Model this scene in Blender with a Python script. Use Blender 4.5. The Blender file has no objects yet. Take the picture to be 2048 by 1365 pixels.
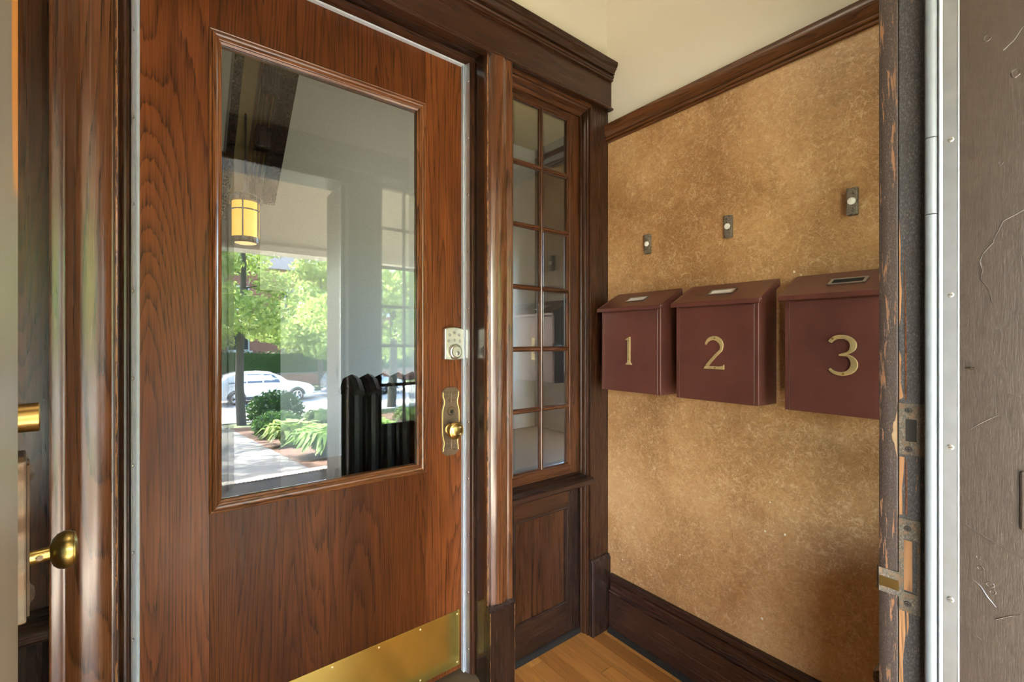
import bpy, bmesh, math, random
from mathutils import Vector, Matrix
random.seed(11)
S = bpy.context.scene
COL = S.collection
PI = math.pi

# ------------------------------------------------------------------ camera
CAM_H = 1.23
FPX, CXP, CYP = 897.0, 1024.0, 681.0
YAW = math.atan((1024 - 331) / FPX)
cd = bpy.data.cameras.new('camera')
cam = bpy.data.objects.new('camera', cd); COL.objects.link(cam)
cam.location = (0, 0, CAM_H)
cam.rotation_euler = (PI / 2, 0, -YAW)
cd.sensor_width = 36.0
cd.lens = 36.0 * FPX / 2048.0
cd.shift_y = (CYP - 682.5) / 2048.0
cd.clip_start = 0.01; cd.clip_end = 300
S.camera = cam

# ------------------------------------------------------------------ world, sun, exposure
W = bpy.data.worlds.new('sky'); S.world = W; W.use_nodes = True
wn = W.node_tree; wn.nodes.clear()
wo = wn.nodes.new('ShaderNodeOutputWorld'); wb = wn.nodes.new('ShaderNodeBackground')
sk = wn.nodes.new('ShaderNodeTexSky'); sk.sky_type = 'NISHITA'; sk.sun_disc = False
sk.sun_elevation = math.radians(52); sk.sun_rotation = math.radians(200); sk.air_density = 1.0; sk.dust_density = 2.0
wb.inputs['Strength'].default_value = 0.42
wn.links.new(sk.outputs[0], wb.inputs[0]); wn.links.new(wb.outputs[0], wo.inputs[0])
sd = bpy.data.lights.new('sun', 'SUN'); sd.energy = 7.0; sd.angle = math.radians(0.6); sd.color = (1.0, 0.93, 0.82)
so = bpy.data.objects.new('sun', sd); COL.objects.link(so)
so.rotation_euler = Vector((0.30, 0.82, -1.0)).to_track_quat('-Z', 'Y').to_euler()
so.location = (-4, -12, 14)
V = S.view_settings
V.view_transform = 'Standard'; V.look = 'None'; V.gamma = 1.0; V.use_curve_mapping = False
V.exposure = 3.92
S.cycles.max_bounces = 6; S.cycles.diffuse_bounces = 4; S.cycles.glossy_bounces = 3
S.cycles.transparent_max_bounces = 24; S.cycles.sample_clamp_indirect = 1.5
S.cycles.caustics_reflective = False; S.cycles.caustics_refractive = False

# ------------------------------------------------------------------ mesh helpers
class MB:
    def __init__(self): self.v = []; self.f = []; self.m = []
    def add(self, vs, fs, mi=0):
        b = len(self.v); self.v += [tuple(p) for p in vs]
        for q in fs: self.f.append([b + i for i in q]); self.m.append(mi)
        return self
    def box(self, x0, x1, y0, y1, z0, z1, mi=0):
        return self.add([(x0,y0,z0),(x1,y0,z0),(x1,y1,z0),(x0,y1,z0),(x0,y0,z1),(x1,y0,z1),(x1,y1,z1),(x0,y1,z1)],
                        [(0,3,2,1),(4,5,6,7),(0,1,5,4),(1,2,6,5),(2,3,7,6),(3,0,4,7)], mi)
    def ext(self, poly, vec, mi=0, caps=True):
        n = len(poly); vec = Vector(vec)
        vs = [Vector(p) for p in poly] + [Vector(p) + vec for p in poly]
        fs = [(i, (i+1) % n, n + (i+1) % n, n + i) for i in range(n)]
        if caps: fs += [tuple(range(n-1, -1, -1)), tuple(range(n, 2*n))]
        return self.add(vs, fs, mi)
    def loft(self, rings, closed=True, caps=True, mi=0):
        n = len(rings[0]); vs = [p for r in rings for p in r]; fs = []
        for k in range(len(rings) - 1):
            for i in range(n if closed else n - 1):
                j = (i + 1) % n
                fs.append((k*n+i, k*n+j, (k+1)*n+j, (k+1)*n+i))
        if caps and closed:
            fs.append(tuple(range(n-1, -1, -1))); fs.append(tuple(range((len(rings)-1)*n, len(rings)*n)))
        return self.add(vs, fs, mi)
    def lathe(self, prof, origin, axis, seg=24, mi=0):
        ax = Vector(axis).normalized(); t = Vector((0,0,1)) if abs(ax.z) < .9 else Vector((1,0,0))
        e1 = ax.cross(t).normalized(); e2 = ax.cross(e1); o = Vector(origin)
        rings = [[o + ax*h + (e1*math.cos(2*PI*i/seg) + e2*math.sin(2*PI*i/seg))*max(r, 1e-5) for i in range(seg)] for r, h in prof]
        return self.loft(rings, True, True, mi)
    def tube(self, pts, rad, seg=8, mi=0):
        pts = [Vector(p) for p in pts]; rings = []
        for i, p in enumerate(pts):
            d = (pts[min(i+1, len(pts)-1)] - pts[max(i-1, 0)]).normalized()
            t = Vector((0,0,1)) if abs(d.z) < .9 else Vector((1,0,0))
            e1 = d.cross(t).normalized(); e2 = d.cross(e1)
            r = rad[i] if isinstance(rad, (list, tuple)) else rad
            rings.append([p + (e1*math.cos(2*PI*k/seg) + e2*math.sin(2*PI*k/seg))*r for k in range(seg)])
        return self.loft(rings, True, True, mi)

def wloc(o):
    p = Vector(o.location)
    return p if o.parent is None else p + wloc(o.parent)

def obj(name, mb, mat, parent=None, smooth=False, bevel=0, seg=2, origin=None, auto=35):
    me = bpy.data.meshes.new(name)
    if origin is None:
        xs, ys, zs = zip(*mb.v)
        origin = ((min(xs)+max(xs))/2, (min(ys)+max(ys))/2, min(zs))
    O = Vector(origin)
    me.from_pydata([Vector(p) - O for p in mb.v], [], mb.f)
    mats = mat if isinstance(mat, (list, tuple)) else [mat]
    for m in mats: me.materials.append(m)
    if len(mats) > 1: me.polygons.foreach_set('material_index', mb.m)
    bm = bmesh.new(); bm.from_mesh(me)
    bmesh.ops.recalc_face_normals(bm, faces=bm.faces)
    bm.to_mesh(me); bm.free()
    o = bpy.data.objects.new(name, me); COL.objects.link(o)
    if parent is not None:
        o.parent = parent; o.location = O - wloc(parent)
    else: o.location = O
    if smooth:
        me.polygons.foreach_set('use_smooth', [True]*len(me.polygons))
        me.set_sharp_from_angle(angle=math.radians(auto))
    if bevel:
        b = o.modifiers.new('bevel', 'BEVEL'); b.width = bevel; b.segments = seg; b.limit_method = 'ANGLE'; b.angle_limit = math.radians(40)
    return o

def thing(name, loc, label, cat, group=None, kind=None, rz=0):
    o = bpy.data.objects.new(name, None); COL.objects.link(o); o.location = loc; o.rotation_euler = (0,0,rz)
    o.empty_display_size = .05
    return tag(o, label, cat, group, kind)
def tag(o, label, cat=None, group=None, kind=None):
    o['label'] = label
    if cat: o['category'] = cat
    if group: o['group'] = group
    if kind: o['kind'] = kind
    return o
def share(src, name, world, parent):
    o = bpy.data.objects.new(name, src.data); COL.objects.link(o); o.parent = parent
    o.location = Vector(world) - wloc(parent)
    for m in src.modifiers:
        b = o.modifiers.new(m.name, m.type); b.width = m.width; b.segments = m.segments; b.limit_method = m.limit_method; b.angle_limit = m.angle_limit
    return o

# ------------------------------------------------------------------ materials
def nmat(name):
    m = bpy.data.materials.new(name); m.use_nodes = True; nt = m.node_tree
    b = nt.nodes['Principled BSDF']
    return m, nt, b
def N(nt, t, **kw):
    n = nt.nodes.new(t)
    for k, v in kw.items():
        if k in n.inputs: n.inputs[k].default_value = v
        else: setattr(n, k, v)
    return n
def ramp(nt, src, stops, interp='LINEAR'):
    r = nt.nodes.new('ShaderNodeValToRGB'); r.color_ramp.interpolation = interp
    e = r.color_ramp.elements
    while len(e) > 1: e.remove(e[0])
    e[0].position = stops[0][0]; e[0].color = (*stops[0][1], 1)
    for p, c in stops[1:]:
        k = e.new(p); k.color = (*c, 1)
    nt.links.new(src, r.inputs[0]); return r.outputs[0]
def gr(a): return (a, a, a)
def mix(nt, fac, a, b, mode='MIX'):
    n = nt.nodes.new('ShaderNodeMix'); n.data_type = 'RGBA'; n.blend_type = mode
    for sock, val in ((n.inputs[0], fac), (n.inputs[6], a), (n.inputs[7], b)):
        if hasattr(val, 'links') or isinstance(val, bpy.types.NodeSocket): nt.links.new(val, sock)
        elif isinstance(val, (int, float)): sock.default_value = val
        else: sock.default_value = (*val, 1)
    return n.outputs[2]
def math_(nt, op, a, b=None, c=None):
    n = nt.nodes.new('ShaderNodeMath'); n.operation = op
    for i, v in enumerate((a, b, c)):
        if v is None: continue
        if isinstance(v, bpy.types.NodeSocket): nt.links.new(v, n.inputs[i])
        else: n.inputs[i].default_value = v
    return n.outputs[0]
def coords(nt, scale=(1,1,1), rnd=True, rot=(0,0,0)):
    tc = nt.nodes.new('ShaderNodeTexCoord'); mp = nt.nodes.new('ShaderNodeMapping')
    mp.inputs['Scale'].default_value = scale; mp.inputs['Rotation'].default_value = rot
    nt.links.new(tc.outputs['Object'], mp.inputs['Vector'])
    if not rnd: return mp.outputs[0]
    oi = nt.nodes.new('ShaderNodeObjectInfo'); ad = nt.nodes.new('ShaderNodeVectorMath'); ad.operation = 'ADD'
    k = math_(nt, 'MULTIPLY', oi.outputs['Random'], 37.0)
    nt.links.new(mp.outputs[0], ad.inputs[0]); nt.links.new(k, ad.inputs[1]); return ad.outputs[0]
def noise(nt, vec, scale, detail=3, rough=.5, dist=0):
    n = N(nt, 'ShaderNodeTexNoise', Scale=scale, Detail=detail, Roughness=rough, Distortion=dist)
    nt.links.new(vec, n.inputs['Vector']); return n.outputs['Fac']
def bump(nt, b, h, strength=.2, dist=.002):
    n = N(nt, 'ShaderNodeBump', Strength=strength, Distance=dist)
    nt.links.new(h, n.inputs['Height']); nt.links.new(n.outputs[0], b.inputs['Normal'])
def setc(nt, b, c):
    if isinstance(c, bpy.types.NodeSocket): nt.links.new(c, b.inputs['Base Color'])
    else: b.inputs['Base Color'].default_value = (*c, 1)

def plain(name, c, rough=.5, metal=0, bmp=0, bscale=60, coat=0):
    m, nt, b = nmat(name); setc(nt, b, c)
    b.inputs['Roughness'].default_value = rough; b.inputs['Metallic'].default_value = metal
    b.inputs['Coat Weight'].default_value = coat; b.inputs['Coat Roughness'].default_value = .15
    v = coords(nt); n = noise(nt, v, bscale, 4)
    c2 = tuple(x * .82 for x in c)
    setc(nt, b, mix(nt, n, c2, tuple(min(1, x * 1.15) for x in c)))
    if bmp >= .2: bump(nt, b, n, bmp, .002)
    return m

def lerp_(a, b_, t): return a + (b_ - a) * t
def wood(name, dark, mid, light, axis='z', rough=.32, figure=1.0, coat=0, ring=1.0, pore=1.0, spec=.34):
    m, nt, b = nmat(name)
    ax = {'x': 0, 'y': 1, 'z': 2}[axis]
    def st(k): v = [1.0, 1.0, 1.0]; v[ax] = k; return tuple(v)
    v = coords(nt, st(.06)); vf = coords(nt, st(.020)); vm = coords(nt, st(.05))
    n1 = noise(nt, v, 5.5 * figure, 1.5, .4, .2)
    wob = math_(nt, 'MULTIPLY', noise(nt, vm, 90, 3, .6), .022)
    rg = math_(nt, 'FRACT', math_(nt, 'MULTIPLY', math_(nt, 'ADD', n1, wob), 34.0 * ring))
    late = ramp(nt, rg, [(0, gr(0)), (.45, gr(.10)), (.80, gr(.55)), (.93, gr(1)), (1, gr(0))])      # dark latewood line, sharp on one side
    po = noise(nt, vf, 330, 2, .6)
    fleck = ramp(nt, po, [(.38, gr(1)), (.54, gr(0))])
    fine = noise(nt, vf, 120, 3, .6)
    big = noise(nt, v, 2.4, 2)
    base = mix(nt, fine, ramp(nt, big, [(.32, mid), (.68, light)]), mid)
    vs = coords(nt, st(.16)); mot = noise(nt, vs, 9, 4, .6, .3)
    base = mix(nt, math_(nt, 'MULTIPLY', ramp(nt, mot, [(.45, gr(0)), (.68, gr(1))]), .62), base, tuple(lerp_(d, m_, .25) for d, m_ in zip(dark, mid)))
    c = mix(nt, math_(nt, 'MULTIPLY', late, .50), base, dark)
    gate = math_(nt, 'ADD', math_(nt, 'MULTIPLY', late, .7), .25)
    c = mix(nt, math_(nt, 'MULTIPLY', math_(nt, 'MULTIPLY', fleck, gate), 1.0 * pore), c, dark)
    setc(nt, b, c)
    rr = ramp(nt, fine, [(.3, gr(rough * 1.2)), (.7, gr(rough * .85))]); nt.links.new(rr, b.inputs['Roughness'])
    b.inputs['Coat Weight'].default_value = coat; b.inputs['Coat Roughness'].default_value = .2
    b.inputs['Specular IOR Level'].default_value = spec
    return m

OAK_D, OAK_M, OAK_L = (.020, .0062, .0025), (.142, .0385, .0098), (.240, .073, .0185)
TR_D, TR_M, TR_L = (.007, .0032, .0018), (.040, .0138, .0056), (.072, .0265, .0102)
M = {}
M['oak'] = wood('door_oak_upright', OAK_D, OAK_M, OAK_L, 'z', .34, 1.0, 0, ring=1.35, spec=.2)
M['oak_x'] = wood('door_oak_crosswise', OAK_D, tuple(x*.8 for x in OAK_M), tuple(x*.8 for x in OAK_L), 'z', .34, 1.4, 0, spec=.22)
M['panel'] = wood('door_oak_lower', OAK_D, tuple(x*.55 for x in OAK_M), tuple(x*.6 for x in OAK_L), 'z', .36, .9, 0, ring=1.8, spec=.12)
M['bead'] = wood('bead_oak', OAK_D, (.19, .066, .020), (.30, .115, .038), 'z', .26, 2.0, 0, spec=.55)
M['bead_x'] = wood('bead_oak_cross', OAK_D, (.19, .066, .020), (.30, .115, .038), 'x', .26, 2.0, 0, spec=.55)
M['trim'] = wood('trim_oak_upright', TR_D, TR_M, TR_L, 'z', .28, 1.2, 0, spec=.5)
M['trim_x'] = wood('trim_oak_cross', TR_D, TR_M, TR_L, 'x', .30, 1.2, 0, spec=.5)
M['trim_y'] = wood('trim_oak_depth', TR_D, (.13, .045, .014), (.21, .078, .026), 'y', .30, 1.6, 0, spec=.5)
M['casing'] = wood('casing_oak', OAK_D, (.105, .036, .012), (.165, .058, .020), 'z', .25, .8, .65, spec=.45)
M['sash'] = wood('sash_oak', TR_D, (.072, .024, .0085), (.12, .042, .0145), 'z', .28, 2.0, 0, spec=.5)
M['sash_x'] = wood('sash_oak_cross', TR_D, (.072, .024, .0085), (.12, .042, .0145), 'x', .28, 2.0, 0, spec=.5)
M['dark'] = wood('dark_stained_oak', (.006, .0035, .0028), (.022, .0105, .0068), (.036, .0165, .0098), 'z', .26, 1.6, 0, spec=.5)
M['dark_x'] = wood('dark_stained_oak_cross', (.006, .0035, .0028), (.026, .0115, .007), (.042, .018, .0105), 'x', .28, 1.6, 0, spec=.5)
M['base'] = wood('baseboard_dark', (.006, .0035, .003), (.036, .0145, .0105), (.056, .0225, .0150), 'y', .24, 1.4, 0, spec=.65)
M['jambdark'] = wood('jamb_dark', (.006, .004, .003), (.024, .012, .0075), (.038, .018, .0105), 'z', .18, 1.4, .7)
M['brass'] = plain('aged_brass', (.50, .33, .11), .30, 1, .15, 90)
M['brass_lt'] = plain('polished_brass', (.76, .60, .30), .34, .72, .05, 50)
M['bronze'] = plain('antique_bronze', (.150, .100, .062), .46, .7, .25, 140)
M['alu'] = plain('aluminium', (.52, .56, .60), .38, 1, .06, 40)
M['vinyl'] = plain('pale_vinyl', (.115, .135, .155), .45, 0, 0)
M['vinyl_in'] = plain('pale_door_bead', (.52, .57, .64), .35)
M['alu_in'] = plain('door_strip_aluminium', (.68, .70, .73), .30, .85, .04, 40)
M['satin'] = plain('satin_nickel', (.54, .525, .46), .34, .85, .03, 60)
M['steel'] = plain('screw_steel', (.40, .39, .37), .42, 1)
M['kick'] = plain('brass_kick_sheet', (.60, .45, .105), .20, .9, .12, 12)
M['blackhole'] = plain('dark_hole', (.008, .007, .006), .8)
M['white'] = plain('white_plastic', (.80, .79, .76), .35)
M['card'] = plain('white_card', (.78, .77, .74), .6)
M['chip'] = plain('bare_plaster', (.78, .74, .66), .9)
M['weatherboard'] = plain('threshold_wood', (.075, .050, .026), .45, 0, .3, 60)
M['rubber'] = plain('black_rubber', (.012, .012, .014), .95)
M['rubber'].node_tree.nodes['Principled BSDF'].inputs['Specular IOR Level'].default_value = .1

def paint_wall():
    m, nt, b = nmat('cream_wall_paint'); v = coords(nt, rnd=False)
    n = noise(nt, v, 240, 3); big = noise(nt, v, 1.5, 2)
    setc(nt, b, ramp(nt, big, [(.3, (.65, .60, .505)), (.7, (.69, .64, .54))]))
    b.inputs['Roughness'].default_value = .55; bump(nt, b, n, .06, .001); return m
M['cream'] = paint_wall()

def fibre_wall():
    m, nt, b = nmat('brown_fibre_wallcovering'); v = coords(nt, rnd=False)
    big = noise(nt, v, 2.6, 3, .5, .4); mid = noise(nt, v, 40, 5, .7, 1.2)
    base = ramp(nt, math_(nt, 'ADD', math_(nt, 'MULTIPLY', big, .68), math_(nt, 'MULTIPLY', mid, .32)),
                [(.38, (.28, .140, .052)), (.50, (.41, .224, .092)), (.62, (.54, .322, .148))])
    h = None
    for sc, wd, amt, col in ((52, .030, .6, (.15, .068, .024)), (73, .034, .6, (.13, .060, .022)), (95, .040, .5, (.78, .56, .32)), (26, .022, .65, (.84, .66, .43)), (33, .026, .65, (.80, .60, .36)), (41, .028, .65, (.88, .72, .50)), (29, .022, .5, (.16, .072, .026))):
        off = nt.nodes.new('ShaderNodeVectorMath'); off.operation = 'ADD'; off.inputs[1].default_value = (sc*.37, sc*.11, sc*.53)
        nt.links.new(v, off.inputs[0])
        q = noise(nt, off.outputs[0], sc, 1.2, .5, 1.2)
        d = math_(nt, 'ABSOLUTE', math_(nt, 'SUBTRACT', q, .5))
        ln = ramp(nt, d, [(0, gr(1)), (wd, gr(0))])
        gate = ramp(nt, noise(nt, off.outputs[0], sc*.45, 2), [(.38, gr(0)), (.52, gr(1))])
        ln = math_(nt, 'MULTIPLY', ln, gate)
        base = mix(nt, math_(nt, 'MULTIPLY', ln, amt * .40), base, col)
        h = ln if h is None else math_(nt, 'ADD', h, ln)
    setc(nt, b, base); b.inputs['Roughness'].default_value = .42; b.inputs['Specular IOR Level'].default_value = .45
    return m
M['fibre'] = fibre_wall()

def peeling(name, paint, bare, amount, edge=None, axis_s=(1, 1, .14)):
    m, nt, b = nmat(name); v = coords(nt, axis_s); v2 = coords(nt, (1, 1, .5))
    n = noise(nt, v, 110, 5, .7, .3); f = noise(nt, v2, 700, 3, .7)
    mask = ramp(nt, n, [(amount, gr(0)), (amount + .035, gr(1))])
    sp = ramp(nt, f, [(.35, tuple(x*.45 for x in paint)), (.55, paint), (.72, tuple(min(1, x*2.6 + .02) for x in paint))])
    tone = ramp(nt, noise(nt, v, 30, 3), [(.3, tuple(x*.55 for x in bare)), (.7, bare)])
    setc(nt, b, mix(nt, mask, sp, tone)); b.inputs['Roughness'].default_value = .55
    bump(nt, b, math_(nt, 'ADD', math_(nt, 'MULTIPLY', mask, -.7), math_(nt, 'MULTIPLY', f, .5)), .5, .0012); return m
M['peelblack'] = peeling('crackled_black_paint', (.032, .031, .033), (.34, .17, .075), .66)
M['peelbrown'] = peeling('worn_dark_varnish', (.026, .016, .012), (.19, .088, .036), .575, axis_s=(1.6, 1.6, .16))
M['strike'] = peeling('tarnished_strike', (.075, .066, .052), (.125, .082, .048), .52, axis_s=(1, 1, 1))
M['screwdark'] = plain('dark_screw', (.055, .052, .048), .45, .5, .1, 200)

def brownpaint():
    m, nt, b = nmat('glossy_brown_paint'); v = coords(nt, (1, 1, .08)); v2 = coords(nt, (1, 1, .6))
    a = noise(nt, v, 620, 4, .6); c = noise(nt, v2, 130, 5, .65)
    vo = N(nt, 'ShaderNodeTexVoronoi', Scale=22.0); vo.feature = 'DISTANCE_TO_EDGE'
    nt.links.new(v2, vo.inputs['Vector'])
    setc(nt, b, ramp(nt, c, [(.3, (.026, .0185, .014)), (.7, (.036, .026, .0195))]))
    b.inputs['Roughness'].default_value = .36
    bump(nt, b, math_(nt, 'ADD', math_(nt, 'MULTIPLY', a, .55), math_(nt, 'MULTIPLY', c, 1.0)), .22, .0018); return m
M['brown'] = brownpaint()

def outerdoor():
    m, nt, b = nmat('jamb_paint_glint'); tc = nt.nodes.new('ShaderNodeTexCoord')
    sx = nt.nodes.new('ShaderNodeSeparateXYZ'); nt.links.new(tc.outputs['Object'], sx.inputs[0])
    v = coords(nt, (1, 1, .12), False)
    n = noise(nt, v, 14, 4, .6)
    # orange lamp reflection painted into the inner edge of the upper half
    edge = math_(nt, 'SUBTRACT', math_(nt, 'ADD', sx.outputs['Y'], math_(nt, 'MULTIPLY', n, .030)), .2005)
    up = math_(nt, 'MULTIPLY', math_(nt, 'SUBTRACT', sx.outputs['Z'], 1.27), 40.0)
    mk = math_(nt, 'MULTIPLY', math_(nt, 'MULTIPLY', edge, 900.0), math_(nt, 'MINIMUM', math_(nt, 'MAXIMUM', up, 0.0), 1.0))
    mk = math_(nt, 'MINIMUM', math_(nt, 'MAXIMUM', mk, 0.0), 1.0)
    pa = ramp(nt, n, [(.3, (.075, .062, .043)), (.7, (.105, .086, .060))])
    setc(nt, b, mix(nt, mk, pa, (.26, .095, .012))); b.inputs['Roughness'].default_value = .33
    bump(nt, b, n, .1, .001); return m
M['outerdoor'] = outerdoor()

def mailmetal():
    m, nt, b = nmat('mailbox_bronze_enamel'); v = coords(nt, (1, 1, 1)); n = noise(nt, v, 9, 4, .6)
    f = noise(nt, coords(nt, (1, .15, 1)), 300, 2)
    setc(nt, b, ramp(nt, n, [(.3, (.100, .033, .025)), (.7, (.140, .047, .036))]))
    b.inputs['Roughness'].default_value = .34; b.inputs['Metallic'].default_value = .25
    b.inputs['Coat Weight'].default_value = .25; b.inputs['Coat Roughness'].default_value = .25
    bump(nt, b, f, .04, .0006); return m
M['mail'] = mailmetal()
M['mailedge'] = plain('mailbox_worn_edge', (.30, .19, .16), .35, .6)

def glassmat(name, tint=(.93, .96, .94), base=.07, k=.55):
    m, nt, b = nmat(name); nt.nodes.remove(b)
    out = nt.nodes['Material Output']
    t = N(nt, 'ShaderNodeBsdfTransparent'); t.inputs[0].default_value = (*tint, 1)
    g = N(nt, 'ShaderNodeBsdfGlossy'); g.inputs['Roughness'].default_value = 0.0; g.inputs[0].default_value = (1, 1, 1, 1)
    lw = N(nt, 'ShaderNodeLayerWeight', Blend=.5)
    fac = math_(nt, 'ADD', math_(nt, 'MULTIPLY', math_(nt, 'POWER', lw.outputs['Facing'], 3.0), k), base)
    mx = N(nt, 'ShaderNodeMixShader'); nt.links.new(fac, mx.inputs[0])
    nt.links.new(t.outputs[0], mx.inputs[1]); nt.links.new(g.outputs[0], mx.inputs[2]); nt.links.new(mx.outputs[0], out.inputs[0])
    return m
M['glass'] = glassmat('bevelled_plate_glass', base=.073)
M['glass_thin'] = glassmat('window_glass', base=.04)

def emis(name, c, s):
    m, nt, b = nmat(name); b.inputs['Base Color'].default_value = (*c, 1)
    b.inputs['Emission Color'].default_value = (*c, 1); b.inputs['Emission Strength'].default_value = s; b.inputs['Roughness'].default_value = .4
    return m

def plankmat():
    m, nt, b = nmat('floor_maple_varnished'); v = coords(nt, (1, .05, 1)); oi = nt.nodes.new('ShaderNodeObjectInfo')
    n = noise(nt, v, 30, 4, .6, .4); f = noise(nt, v, 160, 3, .6)
    base = ramp(nt, oi.outputs['Random'], [(0, (.34, .135, .028)), (.5, (.47, .200, .045)), (1, (.60, .28, .070))])
    c = mix(nt, ramp(nt, n, [(.4, gr(.45)), (.65, gr(0))]), base, (.24, .095, .022))
    c = mix(nt, ramp(nt, f, [(.3, gr(.3)), (.5, gr(0))]), c, (.11, .045, .013))
    setc(nt, b, c); b.inputs['Roughness'].default_value = .34; b.inputs['Coat Weight'].default_value = .3; b.inputs['Coat Roughness'].default_value = .25
    return m
M['plank'] = plankmat()

# ------------------------------------------------------------------ key dimensions (metres)
DOOR_Y, CAS_Y, PIL_Y, WALL_Y, SASH_Y = 1.375, 1.25, 1.272, 1.281, 1.33
XL, XR = -0.72, 1.505            # vestibule side walls
DX0, DX1 = -0.048, 0.833         # visible door between the weatherstrips
JX0, JX1 = -0.080, 0.863         # inner door jambs
SX0, SX1 = 0.963, 1.395          # sidelight opening on the right; the left one mirrors it
MID = (JX0 + JX1) / 2
def mx(x): return 2 * MID - x
CEIL = 3.0

# ------------------------------------------------------------------ shell
def struct(name, mb, mat, label, cat, **k): return tag(obj(name, mb, mat, **k), label, cat, kind='structure')
fl = struct('floor', MB().box(XL, XR, -.02, 1.46, -.06, -.014), M['blackhole'], 'narrow honey brown floorboards of the entry, running towards the inner door', 'floor')
kx = XL; row = 0; pw = .0625
x0s = 1.083 - pw * math.ceil((1.083 - XL) / pw)
joints = {1.083: [1.288], 1.27: [1.11]}
nproto = {}
while True:
    xa = x0s + pw * row; xb = min(xa + pw, XR); row += 1
    if xa >= XR - .01: break
    xa = max(xa, XL)
    cuts = [.15]
    rr = random.Random(row)
    key = [k for k in joints if abs(k - xa) < .01]
    cs = joints[key[0]] if key else ([rr.uniform(.35, .95)] if rr.random() < .6 else [])
    cuts += cs + [1.36]
    for a, b_ in zip(cuts[:-1], cuts[1:]):
        obj('plank', MB().box(xa + .0013, xb - .0013, a + .0013, b_ - .0013, -.014, 0), M['plank'], fl)
        nproto[0] = 1

struct('ceiling', MB().box(XL - .1, XR + .1, -.02, 1.46, CEIL, CEIL + .1), M['cream'], 'cream painted ceiling high above the entry', 'ceiling')
wr = struct('wall_right', MB().box(XR + .002, XR + .12, -.02, 1.40, -.06, CEIL), M['cream'], 'wall carrying the mailboxes, brown fibre covering below and cream paint above', 'wall')
obj('wallcovering', MB().box(XR, XR + .004, .02, 1.285, .10, 2.10), M['fibre'], wr, origin=(XR, 0, 0))['label'] = 'brown fibre wallcovering'
chip = None
for (y, z, r) in ((.932, .437, .003), (1.104, .232, .0045), (.62, .72, .0028), (.635, .624, .0035), (.577, .633, .004), (.644, .342, .0048), (.552, 1.437, .004), (.532, 1.425, .0022), (1.195, .318, .003), (1.02, 1.49, .0018)):
    rr = random.Random(int(y * 9000 + z * 100))
    pts = [(XR - .0006, y + r * rr.uniform(.5, 1.1) * math.cos(a * PI / 4), z + r * rr.uniform(.6, 1.3) * math.sin(a * PI / 4)) for a in range(8)]
    obj('plaster_chip', MB().ext(pts, (.001, 0, 0)), M['chip'], wr)
struct('wall_left', MB().box(XL - .12, XL, -.02, 1.40, -.06, CEIL), M['cream'], 'cream painted wall behind the open outer door', 'wall')
struct('wall_back', MB().box(XL, XR + .002, WALL_Y, 1.405, 2.262, CEIL), M['cream'], 'cream painted wall above the carved door head', 'wall')

# baseboards: profile in (offset from wall, z)
bprof = [(0, 0), (.020, 0), (.020, .159), (.0135, .1625), (.0135, .1650), (.0195, .1665), (.0225, .1705), (.0195, .1750), (.0140, .1775), (.0115, .186), (.0105, .198), (.0125, .208), (.0155, .213), (.0125, .2145), (.0165, .2175), (.0180, .2240), (.0165, .2320), (.011, .2385), (.004, .240), (0, .240)]
sprof = [(.020, 0), (.033, 0), (.0325, .006), (.029, .013), (.024, .018), (.020, .019)]
M['gunk'] = plain('dirty_shoe_paint', (.016, .014, .012), .85, 0, .6, 160); M['gunk'].node_tree.nodes['Principled BSDF'].inputs['Specular IOR Level'].default_value = .12
for side, xw, sg, lab in (('right', XR, -1, 'tall dark baseboard along the mailbox wall'), ('left', XL, 1, 'tall dark baseboard along the left wall')):
    bb = struct('baseboard_' + side, MB().ext([(xw + sg * a, .19, z) for a, z in bprof], (0, 1.25 - .19, 0)), M['base'], lab, 'baseboard', smooth=True, auto=28)
    obj('shoe_strip', MB().ext([(xw + sg * a, .19, z) for a, z in sprof], (0, 1.25 - .19, 0)), M['gunk'], bb, smooth=True)
# picture rail on the right and left walls
rprof = [(0, 2.074), (.008, 2.074), (.0105, 2.0765), (.0110, 2.0810), (.0075, 2.0830), (.0170, 2.0840), (.0185, 2.0880), (.0170, 2.0925), (.0105, 2.0945), (.0105, 2.0975), (.0150, 2.1000), (.0205, 2.1080), (.0255, 2.1180), (.0275, 2.1300), (.0265, 2.1410), (.0225, 2.1490), (.015, 2.152), (0, 2.152)]
struct('trim_1', MB().ext([(XR - a, .19, z) for a, z in rprof], (0, 1.272 - .19, 0)), M['trim_y'], 'oak rail running along the top of the brown wallcovering', 'rail', smooth=True, auto=30)
struct('trim_2', MB().ext([(XL + a, .19, z) for a, z in rprof], (0, 1.272 - .19, 0)), M['trim_y'], 'oak rail along the left wall', 'rail', smooth=True, auto=30)

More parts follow.
